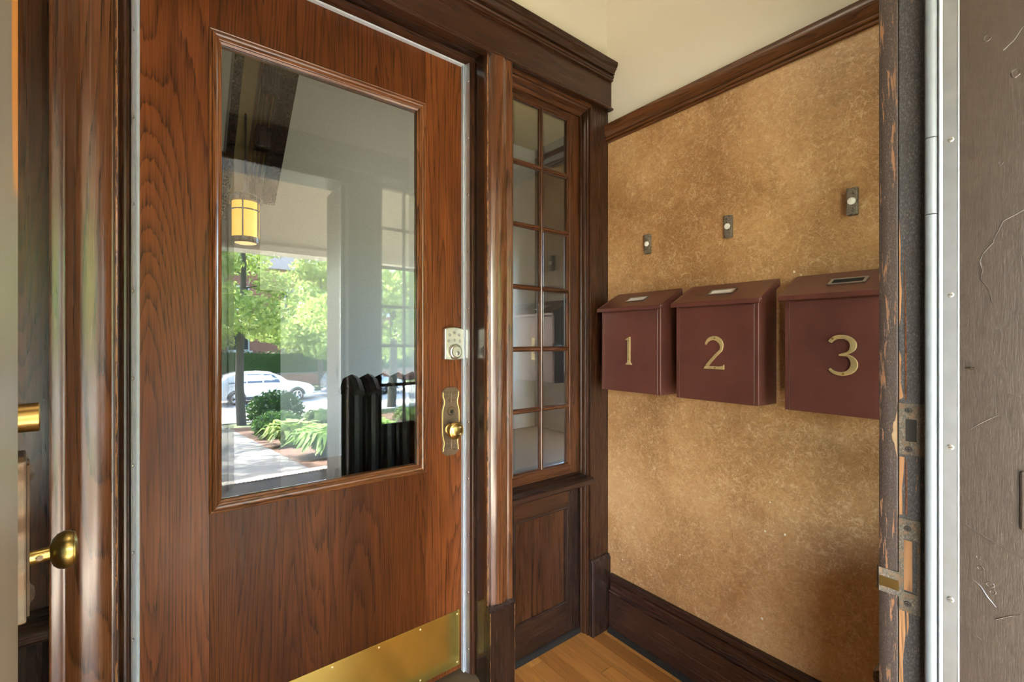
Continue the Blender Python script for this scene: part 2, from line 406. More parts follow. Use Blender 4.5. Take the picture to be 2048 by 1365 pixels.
# ---- door head: frieze, crown, bottom bead across the whole wall
hd = thing('trim_3', ((XL + XR) / 2, CAS_Y, 2.2), 'long dark oak head with crown moulding above the inner door', 'head casing', kind='structure')
obj('frieze', MB().ext([(XL, 1.281, 2.21), (XL, 1.255, 2.21), (XL, 1.255, 2.35), (XL, 1.281, 2.35)], (XR - XL, 0, 0)), M['trim_x'], hd)
hprof = [(1.27, 2.207), (1.247, 2.207), (1.2435, 2.2095), (1.2435, 2.214), (1.247, 2.2175), (1.2545, 2.2195), (1.27, 2.2195)]
obj('lower_bead', MB().ext([(XL, y, z) for y, z in hprof], (XR - XL, 0, 0)), M['trim_x'], hd, smooth=True, auto=30)
cprof = [(1.281, 2.330), (1.2450, 2.330), (1.2450, 2.3365), (1.2490, 2.3380), (1.2435, 2.3405), (1.2405, 2.3450), (1.2425, 2.3500), (1.2465, 2.3520), (1.2465, 2.3545), (1.2370, 2.3550),
         (1.2372, 2.3590), (1.2360, 2.3640), (1.2325, 2.3690), (1.2275, 2.3725), (1.2275, 2.3755), (1.2310, 2.3765), (1.2250, 2.3785), (1.2210, 2.3830), (1.2195, 2.3890), (1.2195, 2.3985), (1.2210, 2.400), (1.281, 2.400)]
obj('crown', MB().ext([(XL, y, z) for y, z in cprof], (XR - XL, 0, 0)), M['trim_x'], hd, smooth=True, auto=30)

# ---- casing posts either side of the inner door (double-bulged profile) with plinth blocks
def casing_profile(xin, sg):
    # t runs from the door side outwards over 0.100; returns (x, y) points, front first
    pts = [(0, .0235), (.000, .006), (.0015, .0035), (.0045, .0035), (.0060, .006), (.0063, .009), (.0095, .009)]
    keys = [(.0095, 44), (.014, 34), (.021, 26), (.036, 15), (.052, 5), (.056, -8), (.062, -22), (.071, -24), (.076, -6), (.080, 26), (.088, 16), (.096, 6), (.099, -20)]
    t, p = .0095, -.009
    while t < .0988:
        k = max(i for i in range(len(keys)) if keys[i][0] <= t + 1e-9); k = min(k, len(keys) - 2)
        f = (t - keys[k][0]) / (keys[k + 1][0] - keys[k][0]); ang = keys[k][1] + (keys[k + 1][1] - keys[k][1]) * f
        t += .0018; p += .0018 * math.tan(math.radians(ang)); pts.append((min(t, .0995), -p))
    pts += [(.100, .006), (.100, .0235)]
    return [(xin + sg * t, CAS_Y + d) for t, d in pts]
def plinth(parent, x0, x1, yf, ztop, yb):
    mb = MB()
    lo = min(x0, x1); hi = max(x0, x1)
    poly = [(lo, yb, 0), (lo, yf, 0), (lo, yf, ztop - .013), (lo, yf + .0035, ztop - .010), (lo, yf + .0035, ztop - .007), (lo, yf + .008, ztop), (lo, yb, ztop)]
    mb.ext(poly, (hi - lo, 0, 0)); return obj('plinth_block', mb, M['dark'], parent, bevel=.0015, seg=1)
for k, (xin, sg, lab) in enumerate(((JX1, 1, 'double-rounded oak casing post between the inner door and mailbox-side sidelight'), (JX0, -1, 'double-rounded oak casing post on the left of the inner door'))):
    c = thing('trim_%d' % (4 + k), (xin + sg * .05, CAS_Y, 0), lab, 'door casing', kind='structure')
    obj('shaft', MB().ext([(x, y, .31) for x, y in casing_profile(xin, sg)], (0, 0, 2.207 - .31)), M['casing'], c, smooth=True, auto=50)
    plinth(c, xin - sg * .001, xin + sg * .103, CAS_Y - .016, .326, 1.2735)
    # jamb board behind, running in to the door, with its stop
    jb = MB().box(min(xin, xin + sg * .1), max(xin, xin + sg * .1), 1.2735, 1.405, 0, 2.26)
    obj('jamb', jb, M['jambdark'], c)
    s0 = xin - sg * .0155
    obj('stop_moulding', MB().ext([(xin, 1.405, .03), (xin, 1.330, .03), (xin - sg * .004, 1.328, .03), (xin - sg * .006, 1.332, .03), (xin - sg * .010, 1.333, .03), (xin - sg * .0125, 1.338, .03), (s0, 1.342, .03), (s0, 1.405, .03)], (0, 0, 2.18)), M['trim'], c, smooth=True, auto=30)
M['wornedge'] = peeling('rubbed_edge_varnish', (.045, .016, .007), (.42, .19, .07), .47)
for c, xin, sg in ((bpy.data.objects['trim_4'], JX1, 1), (bpy.data.objects['trim_5'], JX0, -1)):
    for t, d, z0, z1 in ((.0022, .0036, .33, 2.2), (.0008, .0056, .33, 2.2), (.0995, .0055, .33, 2.2)):
        obj('worn_edge', MB().tube([(xin + sg * t, CAS_Y + d, z0), (xin + sg * t, CAS_Y + d, z1)], .0011, 6), M['wornedge'], c, smooth=True)
    for t in (-.0008, .1028):
        obj('worn_edge', MB().tube([(xin + sg * t, CAS_Y - .0158, .003), (xin + sg * t, CAS_Y - .0158, .309)], .0010, 6), M['wornedge'], c, smooth=True)
# head jamb above the door
hj = thing('trim_6', (MID, 1.33, 2.19), 'dark head jamb over the inner door', 'door jamb', kind='structure')
obj('head_board', MB().box(JX0, JX1, 1.2735, 1.405, 2.222, 2.26), M['dark_x'], hj)
obj('head_casing', MB().box(JX0, JX1, 1.262, 1.2735, 2.2195, 2.26), M['dark_x'], hj)
obj('stop_moulding', MB().ext([(JX0, 1.405, 2.222), (JX0, 1.330, 2.222), (JX0, 1.328, 2.218), (JX0, 1.332, 2.216), (JX0, 1.333, 2.212), (JX0, 1.342, 2.207), (JX0, 1.405, 2.207)], (JX1 - JX0, 0, 0)), M['trim_x'], hj, smooth=True, auto=30)
# flat end pilasters beside the side walls
for k, (x0, x1, lab, sg) in enumerate(((SX1, XR, 'flat oak pilaster in the corner beside the mailbox wall', 1), (mx(SX1), XL, 'flat oak pilaster in the corner beside the left wall', -1))):
    c = thing('trim_%d' % (7 + k), ((x0 + x1) / 2, PIL_Y, 0), lab, 'pilaster', kind='structure')
    lo, hi = min(x0, x1), max(x0, x1)
    obj('board', MB().box(lo, hi, PIL_Y, 1.30, .30, 2.207), M['trim'], c, bevel=.002)
    plinth(c, x0 - sg * .002, x1, PIL_Y - .014, .318, 1.30)
    obj('jamb', MB().box(min(x0, x0 + sg * .05), max(x0, x0 + sg * .05), 1.30, 1.405, 0, 2.207), M['dark'], c)
    jp = [(0, 1.322), (0, 1.284), (-.0035, 1.282), (-.006, 1.286), (-.006, 1.293), (-.003, 1.296), (-.0075, 1.301), (-.010, 1.307), (-.010, 1.314), (-.013, 1.316), (-.013, 1.322)]
    obj('edge_moulding', MB().ext([(x0 + sg * a, y, 0) for a, y in jp], (0, 0, 2.2)), M['trim'], c, smooth=True, auto=30)

# ---- mitred frame of a moulding profile: list of (inset, proud)
def frame(name, parent, x0, x1, z0, z1, y, prof, mv, mh, face=-1, smooth=True):
    cs = [(x0, z0, 1, 1), (x1, z0, -1, 1), (x1, z1, -1, -1), (x0, z1, 1, -1)]
    out = []
    for i in range(4):
        a, b_ = cs[i], cs[(i + 1) % 4]
        r = [[(c[0] + c[2] * d, y + face * p, c[1] + c[3] * d) for d, p in prof] for c in (a, b_)]
        out.append(obj(name, MB().loft(r), mh if i % 2 == 0 else mv, parent, smooth=smooth, auto=28))
    return out
def pane(name, parent, x0, x1, z0, z1, y, bev, mat, face=-1, th=.005, dep=.0024):
    f0 = y + face * th; f1 = y + face * (th - dep)
    v = [(x0, f1, z0), (x1, f1, z0), (x1, f1, z1), (x0, f1, z1), (x0 + bev, f0, z0 + bev), (x1 - bev, f0, z0 + bev), (x1 - bev, f0, z1 - bev), (x0 + bev, f0, z1 - bev),
         (x0, y, z0), (x1, y, z0), (x1, y, z1), (x0, y, z1)]
    fs = [(4, 5, 6, 7), (0, 1, 5, 4), (1, 2, 6, 5), (2, 3, 7, 6), (3, 0, 4, 7), (8, 11, 10, 9), (0, 8, 9, 1), (1, 9, 10, 2), (2, 10, 11, 3), (3, 11, 8, 0)]
    return obj(name, MB().add(v, fs), mat, parent)

# ---- sidelights
def sidelight(name, x0, x1, y, label, face=-1, panel=True, dx=0):
    w = thing(name, ((x0 + x1) / 2, y, .64), label, 'sidelight window', kind='structure')
    gx0, gx1, gz0, gz1 = x0 + .070, x1 - .068, .718, 2.151
    a, b_ = sorted((y, y - face * .035))
    obj('stile', MB().box(x0, gx0 - .006, a, b_, .655, 2.207), M['sash'], w, bevel=.002)
    obj('stile', MB().box(gx1 + .006, x1, a, b_, .655, 2.207), M['sash'], w, bevel=.002)
    obj('rail', MB().box(gx0 - .006, gx1 + .006, a, b_, gz1 + .006, 2.207), M['sash_x'], w)
    obj('rail', MB().box(gx0 - .006, gx1 + .006, a, b_, .655, gz0 - .006), M['sash_x'], w)
    bp = [(-.001, -.02), (-.001, .001), (.002, .0025), (.005, .001), (.006, -.003), (.010, -.008), (.010, -.02)]
    frame('glazing_bead', w, gx0 - .006, gx1 + .006, gz0 - .006, gz1 + .006, y, bp, M['sash'], M['sash_x'], face)
    hm = .0095; xm = (gx0 + gx1) / 2; zs = [gz0 + (gz1 - gz0) * i / 6 for i in range(7)]
    mp = [(-hm, .016), (-hm, .010), (-.006, .006), (-.0055, .002), (-.003, .000), (.003, .000), (.0055, .002), (.006, .006), (hm, .010), (hm, .016)]
    obj('muntin', MB().ext([(xm + u, y - face * d, gz0) for u, d in mp], (0, 0, gz1 - gz0)), M['sash'], w, smooth=True, auto=28)
    for z in zs[1:-1]:
        for p, q in ((gx0, xm - .006), (xm + .006, gx1)):
            obj('muntin', MB().ext([(p, y - face * d, z + u) for u, d in mp], (q - p, 0, 0)), M['sash_x'], w, smooth=True, auto=28)
    for i in range(6):
        for p, q in ((gx0, xm), (xm, gx1)):
            pane('pane', w, p + .001, q - .001, zs[i] + .001, zs[i + 1] - .001, y - face * .016, .017 if face < 0 else .012, M['glass'] if face < 0 else M['glass_thin'], face, .006, .0034)
    # top moulding under the head
    tp = [(2.207, .0), (2.207, .060), (2.200, .060), (2.196, .054), (2.196, .046), (2.190, .042), (2.186, .034), (2.184, .022), (2.178, .016), (2.174, .010), (2.174, 0)]
    obj('head_moulding', MB().ext([(x0, y + face * d, z) for z, d in tp], (x1 - x0, 0, 0)), M['sash_x'], w, smooth=True, auto=28)
    # sill
    sp = [(.0, .676), (.012, .674), (.020, .668), (.052, .664), (.056, .660), (.060, .668), (.074, .665), (.081, .660), (.081, .646), (.076, .640), (.060, .638), (.052, .628), (.0, .626)]
    obj('sill', MB().ext([(x0 + .001, y + face * d, z) for d, z in sp], (x1 - x0 - .002, 0, 0)), M['dark_x'], w, smooth=True, auto=28)
    if panel:
        px0, px1, pz0, pz1 = x0 + .074, x1 - .074, .134, .540
        obj('panel_stile', MB().box(x0, px0, a, b_, 0, .628), M['dark'], w)
        obj('panel_stile', MB().box(px1, x1, a, b_, 0, .628), M['dark'], w)
        obj('panel_rail', MB().box(px0, px1, a, b_, 0, pz0), M['dark_x'], w)
        obj('panel_rail', MB().box(px0, px1, a, b_, pz1, .628), M['trim_x'], w)
        frame('panel_moulding', w, px0, px1, pz0, pz1, y, [(0, -.02), (0, 0), (.003, .001), (.006, -.002), (.007, -.005), (.012, -.007), (.012, -.02)], M['dark'], M['dark_x'], face)
        yy = y - face * .012
        obj('panel', MB().box(px0, px1, min(yy, yy - face * .008), max(yy, yy - face * .008), pz0, pz1), M['trim'], w)
        sh = [(0, 0), (.014, 0), (.013, .006), (.009, .013), (.004, .017), (0, .018)]
        obj('shoe_strip', MB().ext([(x0, y + face * d, z) for d, z in sh], (x1 - x0, 0, 0)), M['gunk'], w, smooth=True)
    return w
sidelight('window_1', SX0, SX1, SASH_Y, 'narrow oak sidelight of twelve bevelled panes beside the mailboxes')
sidelight('window_2', mx(SX1), mx(SX0), SASH_Y, 'oak sidelight left of the inner door, mostly hidden by the outer door')

# ------------------------------------------------------------------ inner door
d1 = thing('door_1', (MID, DOOR_Y, .05), 'oak inner door with a large bevelled glass and brass kick plate', 'door', kind='structure')
GX0, GX1, GZ0, GZ1 = .114, .666, .818, 1.998        # glass sight size
OX0, OX1, OZ0, OZ1 = .088, .694, .787, 2.027        # outer edge of the bead
ZB, ZT = .063, 2.225
DB = DOOR_Y + .044
obj('lock_stile', MB().box(OX1, .868, DOOR_Y, DB, ZB, ZT), M['oak'], d1)
obj('hinge_stile', MB().box(-.085, OX0, DOOR_Y, DB, ZB, ZT), M['oak'], d1)
obj('top_rail', MB().box(OX0 + .0006, OX1 - .0006, DOOR_Y, DB, OZ1, ZT), M['oak_x'], d1)
obj('bottom_rail', MB().box(OX0 + .0006, OX1 - .0006, DOOR_Y, DB, ZB, OZ0), M['panel'], d1)
gp = [(-.001, -.03), (-.001, .004), (.002, .006), (.004, .0045), (.0055, .002), (.008, .006), (.012, .0075), (.016, .006), (.019, .001), (.022, -.001), (.0225, -.005), (.0275, -.008), (.0275, -.03)]
frame('glazing_bead', d1, OX0, OX1, OZ0, OZ1, DOOR_Y, gp, M['bead'], M['bead_x'])
pane('glass', d1, GX0 - .001, GX1 + .001, GZ0 - .001, GZ1 + .001, DOOR_Y + .014, .030, M['glass'], -1, .007, .0035)
# kick plate
kp = obj('kick_plate', MB().box(-.038, .8255, DOOR_Y - .0016, DOOR_Y, .079, .2745), M['kick'], d1, bevel=.0006, seg=1)
sproto = obj('screw', MB().lathe([(.0032, 0), (.0032, .0006), (.0022, .0013), (.0001, .0015)], (.816, DOOR_Y - .0014, .262), (0, -1, 0), 10), M['brass_lt'], kp, smooth=True, origin=(.816, DOOR_Y - .0014, .262))
for x in [.816 - .142 * i for i in range(7)]:
    for z in (.262, .092):
        if (x, z) != (.816, .262): share(sproto, 'screw', (x, DOOR_Y - .0014, z), kp)
# keypad deadbolt
kb = MB(); KX0, KX1, KZ0, KZ1 = .757, .831, 1.161, 1.276
poly = []
n = 10
for i in range(n + 1): t = i / n; poly.append((KX0 + (KX1 - KX0) * t, KZ0 + .004 - .004 * math.sin(PI * t)))
for i in range(n + 1): t = i / n; poly.append((KX1 - (KX1 - KX0) * t, KZ1 - .006 + .006 * math.sin(PI * t)))
kb.ext([(x, DOOR_Y - .020, z) for x, z in poly], (0, .020, 0))
kpd = obj('keypad_deadbolt', kb, M['satin'], d1, bevel=.003, seg=2); kpd['label'] = 'satin nickel keypad lock'
kc = (.794, 1.190)
obj('collar', MB().lathe([(.0265, 0), (.0265, .004), (.0235, .012), (.0205, .0135), (.0205, .010)], (kc[0] + .002, DOOR_Y - .0195, kc[1]), (0, -1, 0), 32), M['satin'], kpd, smooth=True)
cy = obj('cylinder', MB().lathe([(.0185, 0), (.0185, .0155), (.017, .017), (.0001, .017)], (kc[0] + .002, DOOR_Y - .0195, kc[1]), (0, -1, 0), 32), M['white'] if False else M['satin'], kpd, smooth=True)
obj('key_plug', MB().lathe([(.0070, 0), (.0070, .0185), (.0062, .019), (.0001, .019)], (kc[0] + .004, DOOR_Y - .0195, kc[1] - .005), (0, -1, 0), 20), M['steel'], kpd, smooth=True)
obj('keyway', MB().box(kc[0] + .0032, kc[0] + .0048, DOOR_Y - .0390, DOOR_Y - .0380, kc[1] - .0105, kc[1] + .0005), M['blackhole'], kpd)
bt = None
for (bx, bz) in ((.7755, 1.248), (.794, 1.256), (.8125, 1.248), (.7715, 1.227), (.794, 1.2295), (.8165, 1.227)):
    if bt is None: bt = obj('key_button', MB().lathe([(.0052, 0), (.0052, .0012), (.0042, .0020), (.0036, .0013), (.0001, .0013)], (bx, DOOR_Y - .0198, bz), (0, -1, 0), 16), M['steel'], kpd, smooth=True, origin=(bx, DOOR_Y - .0198, bz))
    else: share(bt, 'key_button', (bx, DOOR_Y - .0198, bz), kpd)
# ornate escutcheon with keyhole and knob
EX, EZ0, EZ1 = .789, .834, 1.060
def escut_outline(t):   # half width along the height 0..1
    return .0385 * (1 - .20 * math.exp(-((t - .80) / .09) ** 2) - .17 * math.exp(-((t - .17) / .09) ** 2) - .05 * (abs(t - .5) > .4) - .5 * max(0, (abs(t - .5) - .455) / .045) ** 2)
pts = []
ns = 40
for i in range(ns + 1): t = i / ns; pts.append((EX + escut_outline(t), EZ0 + (EZ1 - EZ0) * t - (.006 if i in (0, ns) else 0) * (1 if i == 0 else -1)))
for i in range(ns, -1, -1): t = i / ns; pts.append((EX - escut_outline(t), EZ0 + (EZ1 - EZ0) * t - (.006 if i in (0, ns) else 0) * (1 if i == 0 else -1)))
es = obj('escutcheon', MB().ext([(x, DOOR_Y - .005, z) for x, z in pts], (0, .005, 0)), M['bronze'], d1, bevel=.0015, seg=2)
es['label'] = 'embossed bronze lock plate'
for sgn in (-1, 1):
    obj('rim_bead', MB().tube([(EX + sgn * (escut_outline(i / ns) - .0055), DOOR_Y - .0055, EZ0 + (EZ1 - EZ0) * i / ns) for i in range(2, ns - 1)], .0013, 6), M['brass'], es, smooth=True)
def scroll(cx, cz, r, turns, sx, sz, parent, y, mat, rad=.0012, nm='scroll'):
    p = []
    for i in range(28):
        t = i / 27; rr = r * (1 - .82 * t); a = turns * 2 * PI * t
        p.append((cx + sx * rr * math.cos(a), y, cz + sz * rr * math.sin(a)))
    return obj(nm, MB().tube(p, [rad * (1 - .4 * i / 27) for i in range(28)], 6), mat, parent, smooth=True)
for up in (1, -1):
    zc = (EZ1 - .020) if up > 0 else (EZ0 + .020)
    for sg in (-1, 1):
        scroll(EX + sg * .017, zc, .0105, 1.6, -sg, up, es, DOOR_Y - .0056, M['bronze'], .0019)
        scroll(EX + sg * .007, zc - up * .016, .007, 1.4, sg, -up, es, DOOR_Y - .0056, M['bronze'], .0016)
    obj('leaf', MB().tube([(EX, DOOR_Y - .0056, zc + up * .004), (EX, DOOR_Y - .0066, zc - up * .012), (EX, DOOR_Y - .0056, zc - up * .034)], [.0018, .0032, .0006], 8), M['bronze'], es, smooth=True)
kh = obj('key_collar', MB().lathe([(.0150, 0), (.0150, .003), (.013, .005), (.0075, .005), (.0068, .002)], (EX + .001, DOOR_Y - .0048, .983), (0, -1, 0), 28), M['bronze'], es, smooth=True)
obj('keyhole', MB().lathe([(.0058, 0), (.0058, .0008), (.0001, .0008)], (EX + .001, DOOR_Y - .0100, .980), (0, -1, 0), 18), M['blackhole'], es)
kn = obj('knob', MB().lathe([(r * 1.13, h) for r, h in [(.017, 0), (.017, .004), (.0115, .007), (.0095, .014), (.0095, .022), (.013, .026), (.022, .030), (.0262, .036), (.0268, .040), (.0258, .0425), (.0235, .0445), (.0225, .0435), (.0205, .0440), (.017, .0475), (.010, .0505), (.0001, .0515)]], (EX - .004, DOOR_Y - .005, .921), (0, -1, 0), 40), M['brass'], d1, smooth=True, auto=50)
kn['label'] = 'round brass knob with raised scrollwork'
for i in range(4):
    a = PI / 4 + i * PI / 2
    scroll(EX - .004 + .0140 * math.cos(a), .921 + .0140 * math.sin(a), .0070, 1.3, math.cos(a), math.sin(a), kn, DOOR_Y - .0545, M['brass_lt'], .0011, 'scroll')
# weatherstrip around the inner door: pale bead and aluminium flange, mitred
ws = thing('trim_9', (MID, DOOR_Y - .02, .05), 'aluminium weatherstrip with pale bead framing the inner door', 'weatherstrip', kind='structure')
bead = [(.0065, 0), (.0065, .012), (.0095, .0155), (.0125, .0165), (.0145, .0135), (.0145, 0)]   # (inset from outer edge, proud of door)
flg = [(0, 0), (0, .033), (.0012, .034), (.0055, .020), (.0075, .016), (.0075, 0)]
X0o, X1o, Z0o, Z1o = DX0 - .0145, DX1 + .0145, .055, 2.2035 + .0145
def three(name, prof, mat):
    outs = []
    cs = [(X0o, Z0o, 1, 0), (X0o, Z1o, 1, -1), (X1o, Z1o, -1, -1), (X1o, Z0o, -1, 0)]
    for i in range(3):
        r = [[(c[0] + c[2] * d, DOOR_Y - .0008 - p, c[1] + c[3] * d) for d, p in prof] for c in (cs[i], cs[i + 1])]
        outs.append(obj(name, MB().loft(r), mat, ws, smooth=True, auto=32))
    return outs
three('flange', flg, M['alu_in']); three('bead', bead, M['vinyl_in'])
scp = None
def strip_screw(x, z, ax):
    global scp
    y = DOOR_Y - .0275
    return obj('screw', MB().lathe([(.0040, -.002), (.0040, .0006), (.0030, .0018), (.0001, .0022)], (x, y, z), ax, 12), M['steel'], ws, smooth=True)
for i in range(11):
    z = .14 + .2005 * i
    strip_screw(X1o - .0035, z, (-.93, -.37, 0)); strip_screw(X0o + .0035, z, (.93, -.37, 0))
for i in range(5): strip_screw(.02 + .2005 * i, Z1o - .0035, (0, -.37, -.93))
# threshold
th = struct('trim_10', MB().ext([(JX0 - .0, 1.262, 0), (JX0, 1.262, .022), (JX0, 1.285, .034), (JX0, 1.31, .050), (JX0, 1.345, .055), (JX0, 1.46, .055), (JX0, 1.46, 0)], (JX1 - JX0, 0, 0)), M['weatherboard'], 'worn wooden threshold under the inner door', 'threshold', smooth=True, auto=25)
#@@PART2

vl = thing('added_entry_light', (.30, .80, 2.78), 'small amber glass ceiling light added above the frame to brighten the upper entry walls', 'ceiling light')  # assumed entry lamp, added to lift the dark upper walls
M['entryfill'] = emis('added_warm_glow', (1.0, .87, .68), 2.1)
obj('added_globe', MB().lathe([(.0001, 0), (.055, .008), (.095, .035), (.110, .08), (.100, .125), (.075, .15)], (.30, .80, 2.80), (0, 0, 1), 28), M['entryfill'], vl, smooth=True)
obj('added_canopy', MB().lathe([(.085, .145), (.095, .155), (.095, .185), (.06, .20), (.0001, .20)], (.30, .80, 2.80), (0, 0, 1), 28), M['bronze'], vl, smooth=True)
# ------------------------------------------------------------------ mailboxes
FX = 1.383
def ribbon(pts, width):
    L, R = [], []
    for i, p in enumerate(pts):
        a = pts[max(i-1, 0)]; b_ = pts[min(i+1, len(pts)-1)]
        dx, dz = b_[0] - a[0], b_[1] - a[1]; l = math.hypot(dx, dz) or 1
        w = width[i] / 2
        L.append((p[0] - dz / l * w, p[1] + dx / l * w)); R.append((p[0] + dz / l * w, p[1] - dx / l * w))
    return L + R[::-1]
def lerp(a, b_, t): return a + (b_ - a) * t
def arc(cx, cz, rx, rz, a0, a1, n): return [(cx + rx * math.cos(math.radians(lerp(a0, a1, i / n))), cz + rz * math.sin(math.radians(lerp(a0, a1, i / n)))) for i in range(n + 1)]
def wint(ws, n):
    out = []
    for i in range(n):
        t = i / (n - 1) * (len(ws) - 1); k = min(int(t), len(ws) - 2); out.append(lerp(ws[k], ws[k + 1], t - k))
    return out
def digit_polys(d):
    if d == 1:
        return [[(-.0145, 0), (.0145, 0), (.0145, .003), (.0085, .007), (.0065, .014), (.0065, .105), (.003, .105), (-.016, .096), (-.016, .0925), (-.0065, .0935), (-.0065, .014), (-.0085, .007), (-.0145, .003)]], [(-.0, .09), (0, .02)]
    if d == 2:
        p = arc(-.001, .0725, .0265, .0265, 168, -28, 22) + [(.006, .044), (-.010, .026), (-.024, .009)]
        w = wint([.0055, .0085, .0115, .0125, .0145, .0150, .0125, .0095, .0090, .0100], len(p))
        base = [(-.034, 0), (.033, 0), (.033, .0165), (.029, .012), (.018, .0095), (-.018, .0095), (-.030, .009)]
        return [ribbon(p, w), base], [(.003, .0985), (.004, .005)]
    top = arc(-.001, .0785, .0265, .0225, 158, -62, 20) + [(-.006, .0535)]
    w1 = wint([.0095, .0105, .0105, .0105, .0125, .0150, .0140, .0090, .0040], len(top))
    bot = [(-.006, .0535)] + arc(-.0015, .0305, .0290, .0255, 62, -150, 22)
    w2 = wint([.0040, .0095, .0145, .0160, .0140, .0105, .0095, .0085, .0065], len(bot))
    return [ribbon(top, w1), ribbon(bot, w2)], [(-.018, .0965), (.004, .0052)]
def mailbox(yc, d, label, card, slot_y=0):
    b0, b1 = yc - .135, yc + .135
    t = thing('mailbox', (1.44, yc, 1.035), label, 'mailbox', 'wall mailboxes')
    side = [(FX, 1.035), (XR, 1.033), (XR, 1.408), (FX, 1.343)]
    obj('body', MB().ext([(x, b0, z) for x, z in side], (0, b1 - b0, 0)), M['mail'], t, bevel=.0018, seg=2)
    obj('front_panel', MB().box(FX - .0012, FX + .001, b0 + .0125, b1 - .0125, 1.0365, 1.338), M['mail'], t, bevel=.0006, seg=1)
    for y, mm in ((b0 + .0118, 'blackhole'), (b1 - .0118, 'mailedge')):
        obj('seam', MB().box(FX - .0009, FX + .001, y - .0005, y + .0005, 1.0365, 1.338), M[mm], t)
    for y in (b0 + .0006,):
        obj('worn_edge', MB().tube([(FX + .0006, y, 1.037), (FX + .0006, y, 1.342)], .0008, 6), M['mailedge'], t, smooth=True)
    l0, l1 = yc - .1455, yc + .1455
    lp = [(XR, 1.4205), (XR - .008, 1.4205), (1.3675, 1.3555), (1.3660, 1.3535), (1.3660, 1.3415), (1.3690, 1.3405), (1.3720, 1.3425), (1.3720, 1.3480), (XR, 1.4125)]
    ld = obj('lid', MB().ext([(x, l0, z) for x, z in lp], (0, l1 - l0, 0)), M['mail'], t, bevel=.001, seg=1)
    for y0, y1 in ((l0, l0 + .002), (l1 - .002, l1)):
        obj('lid_side', MB().ext([(XR, y0, 1.412), (1.3665, y0, 1.3495), (1.3665, y0, 1.3405), (XR, y0, 1.398)], (0, y1 - y0, 0)), M['mail'], ld)
    obj('hem', MB().tube([(1.3675, l1 - .0105, 1.3558), (XR - .008, l1 - .0105, 1.4208)], .0006, 5), M['mailedge'], ld, smooth=True)
    obj('hinge_pin', MB().tube([(1.374, l0 - .001, 1.352), (1.374, l0 + .003, 1.352)], .003, 8), M['mailedge'], ld, smooth=True)
    # label holder lying on the sloping lid
    sl = (1.4205 - 1.3555) / (XR - .008 - 1.3675); nl = math.hypot(1, sl)
    ux, uz = 1 / nl, sl / nl; nx, nz = -uz, ux
    def P(s, y, h): return (1.3675 + ux * s + nx * h, y, 1.3555 + uz * s + nz * h)
    def slab(s0, s1, y0, y1, h0, h1): return MB().loft([[P(s0, y0, h0), P(s1, y0, h0), P(s1, y0, h1), P(s0, y0, h1)], [P(s0, y1, h0), P(s1, y1, h0), P(s1, y1, h1), P(s0, y1, h1)]])
    hy = yc + slot_y; s0, s1, w = .050, .090, .042
    hm = MB()
    for a in ((s0, s0 + .006, hy - w, hy + w), (s1 - .006, s1, hy - w, hy + w), (s0, s1, hy - w, hy - w + .007), (s0, s1, hy + w - .007, hy + w)):
        q = slab(*a, 0, .0028); hm.add(q.v, q.f)
    hold = obj('label_holder', hm, M['alu'], ld)
    obj('card', slab(s0 + .005, s1 - .005, hy - w + .006, hy + w - .006, .0002, .0010), M['card'] if card else M['blackhole'], hold)
    # numeral
    polys, scr = digit_polys(d)
    nb = MB()
    for p in polys: nb.ext([(FX - .0056, yc - .0 - a, 1.138 + z) for a, z in p], (.0045, 0, 0))
    nm = obj('numeral', nb, M['brass_lt'], t, bevel=.0013, seg=2); nm['label'] = 'brass numeral %d' % d
    for a, z in scr:
        obj('screw', MB().lathe([(.0030, 0), (.0030, .0004), (.0020, .0010), (.0001, .0011)], (FX - .0054, yc - a, 1.138 + z), (-1, 0, 0), 12), M['brass'], nm, smooth=True)
    return t
mailbox(1.067, 1, 'brown metal wall mailbox with brass numeral 1, nearest the sidelight', True)
mailbox(.736, 2, 'brown metal wall mailbox with brass numeral 2, in the middle', True)
mailbox(.396, 3, 'brown metal wall mailbox with brass numeral 3, partly behind the outer jamb', False)

# ------------------------------------------------------------------ doorbells
M['pewter'] = peeling('pitted_pewter', (.16, .13, .10), (.05, .042, .034), .56, axis_s=(1, 1, 1))
for yc, z, lab in ((1.066, 1.607, 'pewter doorbell with white button nearest the sidelight'), (.748, 1.612, 'pewter doorbell with white button in the middle of three'), (.404, 1.612, 'pewter doorbell with white button close to the outer jamb')):
    t = thing('doorbell', (XR - .008, yc, z - .037), lab, 'doorbell', 'doorbells above the mailboxes')
    obj('plate', MB().box(XR - .0165, XR, yc - .0125, yc + .0125, z - .0375, z + .0375), M['pewter'], t, bevel=.0025, seg=2)
    rg = obj('button_ring', MB().lathe([(.0098, 0), (.0098, .0015), (.0088, .0026), (.0078, .0020)], (XR - .0163, yc, z), (-1, 0, 0), 28), M['white'], t, smooth=True)
    obj('button', MB().lathe([(.0076, 0), (.0076, .0022), (.0060, .0034), (.0001, .0040)], (XR - .0163, yc, z), (-1, 0, 0), 24), M['white'], t, smooth=True)

